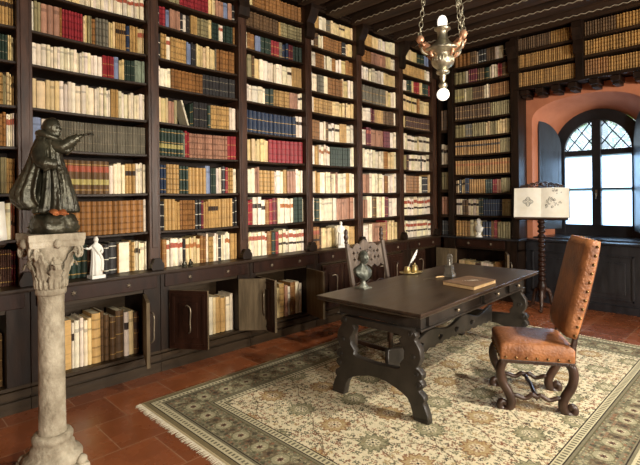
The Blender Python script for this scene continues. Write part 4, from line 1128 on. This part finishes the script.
def make_knife():
    t = thing('letter_knife', 'pale letter knife lying on the table next to the brown book', 'knife', (3.93,2.40,TZ+.001), -.35)
    b = MC(); b.loft([[(x,-w,0.001),(x,0,.0),(x,w,.001),(x,0,.004)] for x, w in ((-.12,.001),(-.08,.006),(0,.009),(.03,.008))], smooth=False); obj('blade', b, M['knob'], t)
    h = MC(); h.tube([(.03,0,.008),(.05,0,.009),(.08,0,.009),(.115,0,.009),(.13,0,.009)], [.006,.009,.007,.009,.004], 8); obj('handle', h, M['edgegold'], t)
make_knife()
def make_tablebook():
    t = thing('closed_book', 'large brown closed book with tan edges lying flat on the table', 'book', (3.645,1.84,TZ+.001), 0)
    # corners measured on the table: near (3.50,1.66) left (3.60,2.12) far (4.12,2.11) right (4.13,1.66)
    b = MC(); O = [(0,0),(.445,.01),(.465,.295),(.05,.325)]
    def R_(ins, z): 
        cx, cy = .24, .158; return [(x+(cx-x)*ins, y+(cy-y)*ins, z) for x, y in O]
    b.loft([R_(.03,.004), R_(.03,.030)], smooth=False); obj('page_block', b, M['edgegold'], t)
    c = MC(); c.loft([R_(0,0), R_(0,.004)], smooth=False); c.loft([R_(0,.030), R_(0,.035)], smooth=False)
    obj('cover', c, M['tanbook'], t, bevel=.0015)
    # faint cover lettering
    cu = bpy.data.curves.new('l', 'FONT'); cu.body = "\u00b7 I LIBRI \u00b7"; cu.size = .048; cu.extrude = .0006; cu.align_x = 'CENTER'; cu.align_y = 'CENTER'
    to = bpy.data.objects.new('l', cu); C.objects.link(to); dg = bpy.context.evaluated_depsgraph_get(); me = bpy.data.meshes.new_from_object(to.evaluated_get(dg)); bpy.data.objects.remove(to)
    me.materials.clear(); me.transform(Matrix.Translation((.25,.15,.0358)) @ Matrix.Rotation(-.6, 4, 'Z'))
    obj('cover_lettering', me, M['lettering'], t)
make_tablebook()

# ------------------------------------------------------------------ leather chair in front
def os_leg(mc, base, s, h=.40, r=.029, out=1):
    """scrolled 'sheep bone' leg in the chair's side plane (x-z). base=(x,y), s=direction of bulge"""
    x, y = base
    pts = [(x-s*.045,y,h-.01),(x-s*.02,y,h+.002),(x+s*.02,y,h-.03),(x+s*.035,y,h-.09),(x+s*.02,y,h-.17),(x-s*.025,y,h-.25),(x-s*.04,y,h-.31),(x-s*.02,y,h-.365),(x+s*.02,y,h-.375),(x+s*.04,y,h-.345),(x+s*.03,y,h-.315),(x+s*.008,y,h-.318),(x+s*.005,y,h-.338)]
    P = smooth_open(pts, 4); n = len(P)
    rad = [r*(.45+.75*min(1, i/8)) if i < 8 else r*(1.15 if i < n*.55 else 1.15-.55*(i/n-.55)/.45) for i in range(n)]
    mc.tube(P, rad, 10)
def leather_chair():
    ang = math.radians(121.5)
    t = thing('leather_armless_chair', 'tan leather studded chair with scrolled walnut legs on the rug, back to right', 'chair', (3.705,1.41,.0135), ang)
    hw, hd = .245, .25
    # seat
    s = MC(); rings = []
    def rr(w, d, z, rd=.03, pillow=0):
        pts = []
        for (sx, sy, a0) in ((1,1,0),(-1,1,PI/2),(-1,-1,PI),(1,-1,3*PI/2)):
            for k in range(5):
                a = a0+PI/2*k/4; pts.append((sx*(d-rd)+rd*math.cos(a), sy*(w-rd)+rd*math.sin(a), z))
        return pts
    s.loft([rr(hw,hd,.372,.012), rr(hw+.004,hd+.004,.378,.014), rr(hw+.006,hd+.006,.46,.02), rr(hw-.002,hd-.002,.482,.03), rr(hw-.03,hd-.03,.494,.03), rr(hw-.09,hd-.09,.500,.03), rr(.05,.05,.502,.02)])
    so = obj('seat', s, M['leather'], t)
    n = MC()
    def nail(p, d, rad=.0105, par=None):
        obj('nail', MC().ball(p, rad, 8), M['brassnail'], par or so)
    for k in range(7):
        f_ = (k+.5)/7
        for sy in (-1, 1): nail((-hd+.0+2*hd*f_, sy*(hw+.007), .392), 0)
        nail((hd+.007, -hw+2*hw*f_, .392), 0)
    fr = MC()
    for sy in (-1, 1): fr.box((-hd,sy*(hw-.02)-.018,.345),(hd,sy*(hw-.02)+.018,.372))
    for sx in (-1, 1): fr.box((sx*(hd-.02)-.018,-hw,.345),(sx*(hd-.02)+.018,hw,.372))
    obj('seat_frame', fr, M['chairwood'], t, bevel=.004)
    for sx in (1, -1):
        for sy in (-1, 1):
            m_ = MC(); os_leg(m_, (sx*(hd-.035), sy*(hw-.03)), sx if sx > 0 else -1, .365)
            for e in (-1, 1): pass
            obj('leg', m_, M['chairwood'], t)
    for sy in (-1, 1):       # wavy side stretchers
        m_ = MC(); y = sy*(hw-.03)
        P = smooth_open([(-hd+.05,y,.085),(-hd+.10,y,.105),(-.08,y,.085),(-.03,y,.115),(0,y,.10),(.03,y,.115),(.08,y,.085),(hd-.10,y,.105),(hd-.05,y,.085)], 4)
        m_.tube(P, [.017]*len(P), 8); m_.tube([(0,y,.115),(0,y,.075)], [.018,.004], 8); obj('stretcher', m_, M['chairwood'], t)
    m_ = MC(); P = smooth_open([(0,-hw+.03,.105),(0,-.12,.10),(0,-.05,.11),(0,.05,.11),(0,.12,.10),(0,hw-.03,.105)], 4); m_.tube(P, [.016]*len(P), 8); obj('cross_stretcher', m_, M['chairwood'], t)
    # rear posts
    for sy in (-1, 1):
        m_ = MC(); y = sy*(hw-.025)
        m_.sweep_rect([(-hd+.012,y,.36),(-hd+.004,y,.48),(-hd-.012,y,.57),(-.33,y,.80),(-.405,y,1.14)], [.036,.036,.034,.03,.026], .036); obj('back_post', m_, M['chairwood'], t)
    # padded back
    b = MC(); rings = []
    NB = 12
    for i in range(NB+1):
        f_ = i/NB; z = .545+.70*f_; xr = -.262-.165*f_-.01*math.sin(PI*f_); th = .088 + .012*math.sin(PI*f_)
        if i in (0, NB): th *= .8
        w = hw + .004 - (.012 if i in (0, NB) else 0)
        ring = []
        for (u, v) in ((0,-1),(0,1),(.18,1.015),(.6,1.0),(.9,.95),(1.0,.8),(1.08,.3),(1.08,-.3),(1.0,-.8),(.9,-.95),(.6,-1.0),(.18,-1.015)):
            ring.append((xr+th*u, w*v, z + .10*0 - th*u*.0 + (th*u)*.22))
        rings.append(ring)
    # rounded top lip
    b.loft(rings); bo = obj('backrest', b, M['leather'], t)
    n = MC()
    for k in range(11):
        f_ = (k+.4)/11; z = .545+.70*f_; xr = -.262-.165*f_-.01*math.sin(PI*f_)
        for sy in (-1, 1): nail((xr+.020, sy*(hw+.009), z+.004), 0, .0118, bo)
    for k in range(7):
        y = -hw+2*hw*(k+.5)/7; nail((-.425, y, 1.243), 0, .010, bo)
leather_chair()

# carved chair behind the table, facing it (front towards -y)
def carved_chair():
    t = thing('carved_chair', 'grey weathered high-backed carved chair with pierced splat behind the table', 'chair', (3.83,3.02,.0135), -.02)
    hw = .285
    def back_y(z): return .02+ .15*max(0, z-.45)/.8
    for s in (-1, 1):
        m_ = MC(); x = s*hw
        m_.sweep_rect([(x,back_y(0)+.03,0.0),(x,back_y(.4),.45),(x,back_y(.8),.8),(x,back_y(1.10),1.10)], [.045,.045,.042,.04], .04, up=(1,0,0))
        po = obj('back_post', m_, M['greywood'], t)
        f_ = MC(); yb = back_y(1.16)
        f_.lathe([(.018,1.10),(.024,1.115),(.016,1.13),(.024,1.15),(.028,1.17),(.018,1.195),(.024,1.21),(.02,1.235),(.006,1.25)], (x,yb,0), 12, flute=.12, nf=4); obj('finial', f_, M['chairwood'], po)
    # pierced crest / splat panel
    def sc_(pts): return pts
    W_ = hw-.018
    top = [(-W_,.235),(-W_*.72,.21),(-W_*.6,.245),(-W_*.42,.262),(-W_*.28,.24),(-W_*.15,.275),(0,.295),(W_*.15,.275),(W_*.28,.24),(W_*.42,.262),(W_*.6,.245),(W_*.72,.21),(W_,.235)]
    bot = [(W_,.0),(W_*.8,.03),(W_*.6,.0),(W_*.4,.035),(W_*.2,.005),(0,.04),(-W_*.2,.005),(-W_*.4,.035),(-W_*.6,.0),(-W_*.8,.03),(-W_,.0)]
    holes = []
    for (cx, cz, r) in ((-.72,.165,.024),(-.72,.10,.024),(-.50,.165,.018),(-.50,.10,.022),(.72,.165,.024),(.72,.10,.024),(.50,.165,.018),(.50,.10,.022),(-.3,.205,.018),(.3,.205,.018),(-.26,.075,.022),(.26,.075,.022)):
        holes.append([(cx*W_+r*math.cos(a)*(1+.25*math.cos(4*a)), cz+r*math.sin(a)*(1+.25*math.cos(4*a))) for a in [2*PI*k/16 for k in range(16)]])
    me = plate(top + bot, holes, .03, .005); me.transform(Matrix.Translation((0,back_y(.95),.83)) @ Matrix.Rotation(-.18, 4, 'X') @ XZ); sp = obj('crest_panel', me, M['greywood'], t)
    rl = MC(); rl.ball((0,back_y(.95)-.02,.975), (.035,.018,.04), 12)
    for k in range(8):
        a = k*PI/4; rl.ball((.045*math.cos(a), back_y(.95)-.012, .975+.05*math.sin(a)), (.014,.01,.014), 6)
    obj('rosette', rl, M['greywood'], sp)
    low = [(-W_,.12),(-W_*.6,.14),(-W_*.3,.11),(0,.15),(W_*.3,.11),(W_*.6,.14),(W_,.12),(W_,0),(W_*.5,.02),(0,0),(-W_*.5,.02),(-W_,0)]
    holes = [[(cx*W_+.02*math.cos(a), .065+.02*math.sin(a)) for a in [2*PI*k/12 for k in range(12)]] for cx in (-.6,-.2,.2,.6)]
    me = plate(low, holes, .025, .004); me.transform(Matrix.Translation((0,back_y(.62),.56)) @ Matrix.Rotation(-.18, 4, 'X') @ XZ); obj('lower_panel', me, M['chairwood'], t)
    s = MC(); s.box((-hw,-.42,.42),(hw,.03,.46)); obj('seat', s, M['chairwood'], t, bevel=.01)
    for sx in (-1, 1):
        m_ = MC(); m_.lathe([(.022,0),(.028,.03),(.018,.08),(.026,.16),(.018,.24),(.026,.32),(.024,.42)], (sx*(hw-.03),-.385,0), 12); obj('leg', m_, M['chairwood'], t)
    b = MC(); b.box((-hw+.02,-.395,.12),(hw-.02,-.37,.17)); 
    for sx in (-1,1): b.box((sx*(hw-.03)-.012,-.37,.10),(sx*(hw-.03)+.012,.04,.14))
    obj('stretcher', b, M['chairwood'], t, bevel=.004)
carved_chair()

# ------------------------------------------------------------------ lectern with open folio
def make_lectern(name_l, loc, rot, label_stand, label_book, bw=.69, bh=.41, zb=1.29, art=True):
    t = thing('lectern', label_stand, 'lectern', loc, rot)
    pole = [(.03,.16),(.04,.19),(.028,.22),(.034,.27),(.042,.33),(.03,.38)]
    z = .40; 
    while z < zb-.03:
        pole += [(.022,z),(.032,z+.015),(.036,z+.03),(.03,z+.045),(.02,z+.058)]; z += .066
    p = MC(); p.lathe([(a_*1.45, b_) for a_, b_ in pole], n=20); obj('pole', p, M['carved'], t)
    for k in range(3):
        a = k*2*PI/3+.5; m_ = MC(); ca, sa = math.cos(a), math.sin(a)
        P = smooth_open([(.02*ca,.02*sa,.30),(.09*ca,.09*sa,.27),(.12*ca,.12*sa,.18),(.14*ca,.14*sa,.08),(.21*ca,.21*sa,.025),(.24*ca,.24*sa,.035)], 4)
        m_.tube(P, [.03-.0006*i for i in range(len(P))], 8); obj('leg', m_, M['chairwood'], t)
    # sloping desk: local -y faces the reader
    tilt = math.radians(14)
    Mx = Matrix.Translation((0,-.02,zb)) @ Matrix.Rotation(-tilt, 4, 'X')
    d = MC(); d.box((-.30,-.012,-.03),(.30,.02,bh-.0), M=Mx); d.box((-.33,-.075,-.045),(.33,.02,-.022), M=Mx)
    d.tube([(0,0,zb-.05),(0,0,zb+.15)], .022, 10); obj('desk', d, M['chairwood'], t)
    cr = MC()       # pierced scrolled crest
    for s in (-1, 1):
        for (cx, cz, r) in ((.05,.05,.045),(.12,.04,.04),(.19,.03,.035),(.245,.02,.025)):
            cr.tube([tuple(Mx @ Vector((s*cx+r*(1-q/24)*math.cos(q*.5), .005, bh+cz+r*(1-q/24)*math.sin(q*.5)))) for q in range(20)], .009, 6)
    cr.ball(tuple(Mx @ Vector((0,.0,bh+.055))), .028, 10); cr.tube([tuple(Mx @ Vector((x,.008,bh+.002))) for x in (-.27,.27)], .009, 6)
    obj('crest', cr, M['chairwood'], t)
    b = thing('open_book', label_book, 'book', loc, rot)
    Mb = Matrix.Translation((0,-.02,zb)) @ Matrix.Rotation(-tilt, 4, 'X')
    def page(s):
        A = []; n = 10
        for i in range(n+1):
            f_ = i/n; x = s*bw/2*f_; yy = -.042-.022*math.sin(PI*min(1, f_*1.15))*(1-f_*.4); A.append((x, yy))
        mc = MC(); rings = [[tuple(Mb @ Vector((x,-.016,-.02))), tuple(Mb @ Vector((x,y,-.02))), tuple(Mb @ Vector((x,y,bh-.01))), tuple(Mb @ Vector((x,-.016,bh-.01)))] for x, y in A]
        mc.loft(rings, smooth=False); return mc
    for s in (-1, 1): 
        po = obj('page_block', page(s), M['parchment'], b)
    c = MC(); c.box((-bw/2-.008,-.0158,-.021),(bw/2+.008,-.0125,bh-.004), M=Mb); obj('cover', c, M['brownblot'], b)
    if art:
        ink = MC()
        def yat(x): f_ = abs(x)/(bw/2); return -.042-.022*math.sin(PI*min(1, f_*1.15))*(1-f_*.4)-.0015
        def P3(x, z): return tuple(Mb @ Vector((x, yat(x), z)))
        cx, cz = -.165, .20
        for r, k4 in ((.055,.22),(.045,.22),(.028,.3)):
            ink.tube([P3(cx+r*(1+k4*math.cos(4*a))*math.cos(a), cz+r*(1+k4*math.cos(4*a))*math.sin(a)) for a in [2*PI*k/48 for k in range(48)]], .0022, 4, closed=True)
        for k in range(4):
            a = k*PI/2+PI/4; ink.tube([P3(cx+q*.012*math.cos(a), cz+q*.012*math.sin(a)) for q in range(5)], .002, 4)
        obj('ornament_drawing', ink, M['ink'], b)
        ink = MC(); rg = random.Random(8)
        for q in range(34):
            x = rg.uniform(.06,.255); z = rg.uniform(.10,.27) if q < 26 else rg.uniform(.30,.39); x = x if z < .28 else rg.uniform(.15,.25); r = rg.uniform(.008,.022); w0 = rg.uniform(0, 6)
            ink.tube([P3(x+r*(1-i/16)*math.cos(w0+i*.6), z+r*(1-i/16)*math.sin(w0+i*.6)) for i in range(12)], .0018, 4)
        tag(obj('foliage_drawing', ink, M['ink'], b), kind='stuff')
make_lectern('a', (6.72,2.39,0), -PI/2+.30, 'turned dark wood lectern standing in front of the arched window', 'large open folio with drawings resting on the lectern by the window')

# second open book at the far left edge
def left_book():
    lx, ly = .40, 3.16
    t = thing('lectern', 'dark reading stand at the left edge beside the stone column', 'lectern', (lx,ly,0), .0)
    p = MC(); p.lathe([(.16,0),(.17,.02),(.15,.04),(.04,.07),(.03,.2),(.045,.3),(.03,.4),(.03,.9),(.045,1.0),(.03,1.1),(.03,1.33)], n=20); obj('pole', p, M['chairwood'], t)
    Mx = Matrix.Translation((0,0,1.36)) @ Matrix.Rotation(-.3, 4, 'X')
    obj('desk', MC().box((-.2,0,-.03),(.2,.02,.22), M=Mx).box((-.2,-.06,-.03),(.2,.02,-.012), M=Mx), M['chairwood'], t)
    b = thing('open_book', 'open cream parchment book cut off by the left edge, left of the bronze statue', 'book', (lx,ly,0), 0)
    for s in (-1, 1):
        mc = MC(); rings = []
        for i in range(11):
            f_ = i/10; x = s*.215*f_; y = -.012-.022*math.sin(PI*min(1, f_*1.1)); bulge = -.02*f_**2; rings.append([tuple(Mx @ Vector(q)) for q in ((x,-.004,-.011-bulge),(x,y,-.011-bulge),(x,y,.24+bulge*.2),(x,-.004,.24+bulge*.2))])
        mc.loft(rings, smooth=False); obj('page_block', mc, M['parchment'], b)
left_book()

# ------------------------------------------------------------------ hanging lamp
def make_lamp():
    cx, cy = 3.975, 2.30; S = .00954
    t = thing('hanging_lamp', 'ornate silver sanctuary lamp with lit bulbs hanging on chains above the table', 'lamp', (cx, cy, 2.5))
    z = lambda y: 1.6+(195.35-y)*S-2.5
    prof = [(2.2,30.5),(5,31),(7.6,29.5),(7.8,28),(6.8,27)]
    b = MC(); 
    px = [(3,27.5),(7.5,28),(7.8,29.5),(5.6,31),(4.6,33),(4.8,37),(5.4,39.5),(7,42),(9.5,44.6),(13.5,47.6),(17.6,50),(17.2,51.5),(12.5,52.8),(9.6,54.2),(9.2,56),(10.4,59),(10.8,61.5),(9.8,64.8),(7.2,67.6),(4,69.5),(2.6,70),(5.8,70.6),(6.4,72.3),(5.4,74),(2.6,74.6),(3.0,77),(2.4,80),(1.6,82),(3.6,83.4),(4.2,85.5),(3.4,87.6),(2.2,88.5),(3.0,90)]
    b.lathe([(r*S*1.04, z(y)) for r, y in px], n=48, flute=.018, nf=16); obj('body', b, M['silver'], t)
    g = MC(); g.lathe([(.6*S,z(15.3)),(3*S,z(16.5)),(4.4*S,z(19)),(4.9*S,z(22)),(4.6*S,z(25)),(3.6*S,z(27.6))], n=24); obj('bulb', g, M['bulb'], t)
    g = MC(); g.ball((0,0,z(94.5)), 6.2*S, 24); g.lathe([(2.8*S,z(89.8)),(3.4*S,z(91)),(4.0*S,z(92))], n=16); obj('bulb', g, M['bulb'], t)
    bd = MC()
    for k in range(22):
        a = 2*PI*k/22; bd.ball((10.7*S*math.cos(a), 10.7*S*math.sin(a), z(60.5)), (.009,.009,.03), 6)
        bd.ball((17.2*S*math.cos(a), 17.2*S*math.sin(a), z(49.6)), .009, 6)
    obj('beading', bd, M['silver'], t)
    hz_ = CEIL-2.5
    for k, an in enumerate((PI*.75, -PI*.25+.38, -PI*.25-.75)):
        ca, sa = math.cos(an), math.sin(an)
        def P(r, zz, w=0): return (r*ca-w*sa, r*sa+w*ca, zz)
        a = MC()
        # scrolled silver bracket + cherub leaning out
        a.tube(smooth_open([P(.11,z(54)),P(.16,z(54)),P(.20,z(50)),P(.19,z(45)),P(.15,z(46))], 5), [.014]*20+[.008], 8)
        ar = obj('arm', a, M['silver'], t)
        c = MC(); c.tube([P(.115,z(52)),P(.15,z(48)),P(.185,z(43.5))], [.034,.044,.030], 10)
        head(c, P(.212,z(39.5)), .033, an)
        for s in (-1, 1):
            c.tube([P(.17,z(45),s*.03),P(.19,z(47),s*.055),P(.215,z(43),s*.045)], [.014,.012,.009], 6)
            c.tube([P(.12,z(51),s*.02),P(.125,z(55),s*.045),P(.10,z(58),s*.04)], [.02,.016,.011], 6)
        obj('cherub', c, M['gilt'], ar)
        ch = MC(); Rt = .12; z0, z1 = z(38.5), hz_; x0 = .235 if k == 0 else .12; 
        x0 = .215; Rt = .095; n = int((z1-z0)/.052)
        for i in range(n):
            f0 = i/n; zc = z0+(z1-z0)*(f0+.5/n); r = x0+(Rt-x0)*f0; ro = an + (PI/2 if i % 2 else 0)
            lk = [(r*ca + .018*math.cos(q)*math.cos(ro), r*sa + .018*math.cos(q)*math.sin(ro), zc+.033*math.sin(q)) for q in [2*PI*j/12 for j in range(12)]]
            ch.tube(lk, .0046, 5, closed=True)
            if i % 3 == 0: ch.ball((r*ca, r*sa, zc), (.014,.014,.014), 6)
        obj('chain', ch, M['silver'], t)
make_lamp()

# ------------------------------------------------------------------ outside: trees beyond the window
def tree(loc, r, h, label, seed):
    t = thing('tree', label, 'tree', loc, 0, 'trees outside the window')
    tr = MC(); tr.tube([(0,0,0),(.05,0,h*.5),(0,.05,h)], [.16,.12,.08], 8); obj('trunk', tr, M['bark'], t)
    rg = random.Random(seed); lf = MC()
    for q in range(900):
        while True:
            p = Vector((rg.uniform(-1,1), rg.uniform(-1,1), rg.uniform(-1,1)))
            if .35 < p.length < 1: break
        p = Vector((p.x*r, p.y*r, h+p.z*r*.9)); s = rg.uniform(.05,.12)
        a = Vector((rg.uniform(-1,1), rg.uniform(-1,1), rg.uniform(-1,1))).normalized(); b = a.orthogonal().normalized()
        lf.add([p-a*s, p+b*s*.5, p+a*s, p-b*s*.5], [(0,1,2,3)])
    tag(obj('foliage', lf, M['leaf'], t), kind=None)
M['bark'] = noisy('tree_bark', (90,72,54), (124,102,80), .9, 9, bump=.3)
M['leaf'] = noisy('spring_leaves', (92,140,56), (140,186,84), .6, 3, bump=0)

tree((13.5,3.2,-1.0), 1.5, 4.6, 'leafy green tree outside, behind the left upper window panes', 1)
tree((15.5,7.6,-1.0), 1.6, 5.0, 'leafy green tree further left outside the window', 2)
tree((13.2,0.2,-1.0), 1.2, 4.3, 'leafy green tree outside, behind the right upper window panes', 3)
struct('ground', MC().box((8.35,-15,-1.2),(40,20,-1.0)), noisy('outside_ground', (150,150,130), (180,176,150), .9, 2))

# ------------------------------------------------------------------ light
w = bpy.data.worlds.new('sky'); bpy.context.scene.world = w; w.use_nodes = True
bg = w.node_tree.nodes['Background']; bg.inputs[0].default_value = (.80,.92,1.0,1); bg.inputs[1].default_value = 1.1
def area(name, loc, target, size, energy, col, sy=None, spread=None):
    l = bpy.data.lights.new(name, 'AREA'); l.energy = energy; l.color = col; l.size = size
    if sy: l.shape = 'RECTANGLE'; l.size_y = sy
    if spread: l.spread = math.radians(spread)
    o = bpy.data.objects.new(name, l); C.objects.link(o); o.location = loc
    o.rotation_euler = (Vector(target)-Vector(loc)).to_track_quat('-Z', 'Y').to_euler(); return o
def spot(name, loc, target, energy, col, cone, r=.1, blend=.3):
    l = bpy.data.lights.new(name, 'SPOT'); l.energy = energy; l.color = col; l.spot_size = math.radians(cone); l.spot_blend = blend; l.shadow_soft_size = r
    o = bpy.data.objects.new(name, l); C.objects.link(o); o.location = loc
    o.rotation_euler = (Vector(target)-Vector(loc)).to_track_quat('-Z', 'Y').to_euler(); return o
area('book_wall_fill', (4.2,-3.15,1.95), (4.4,4,1.7), 1.0, 200, (1,.915,.78), 1.2, 130)  # warm fill lamp added for the book wall, not real daylight
area('assumed_flash', (.12,-3.1,2.1), (2.0,4,1.65), .35, 270, (1,.915,.78), .5)  # assumed unseen flash behind the camera, not daylight; throws the column's shadow
area('window_daylight', (10.2,WY+.2,4.3), (6.6,1.9,.6), 1.8, 1300, (.58,.76,1.0), 1.8)
spot('assumed_ceiling_spot', (3.9,-.7,3.9), (3.6,1.9,.2), 560, (1,.91,.77), 84, .06, .6)  # assumed unseen spot near the ceiling, no fixture; throws table and chair shadows
sc_ = bpy.context.scene
sc_.view_settings.view_transform = 'Standard'; sc_.view_settings.look = 'None'; sc_.view_settings.exposure = 0.06; sc_.view_settings.gamma = 1
sc_.cycles.max_bounces = 8; sc_.cycles.diffuse_bounces = 3
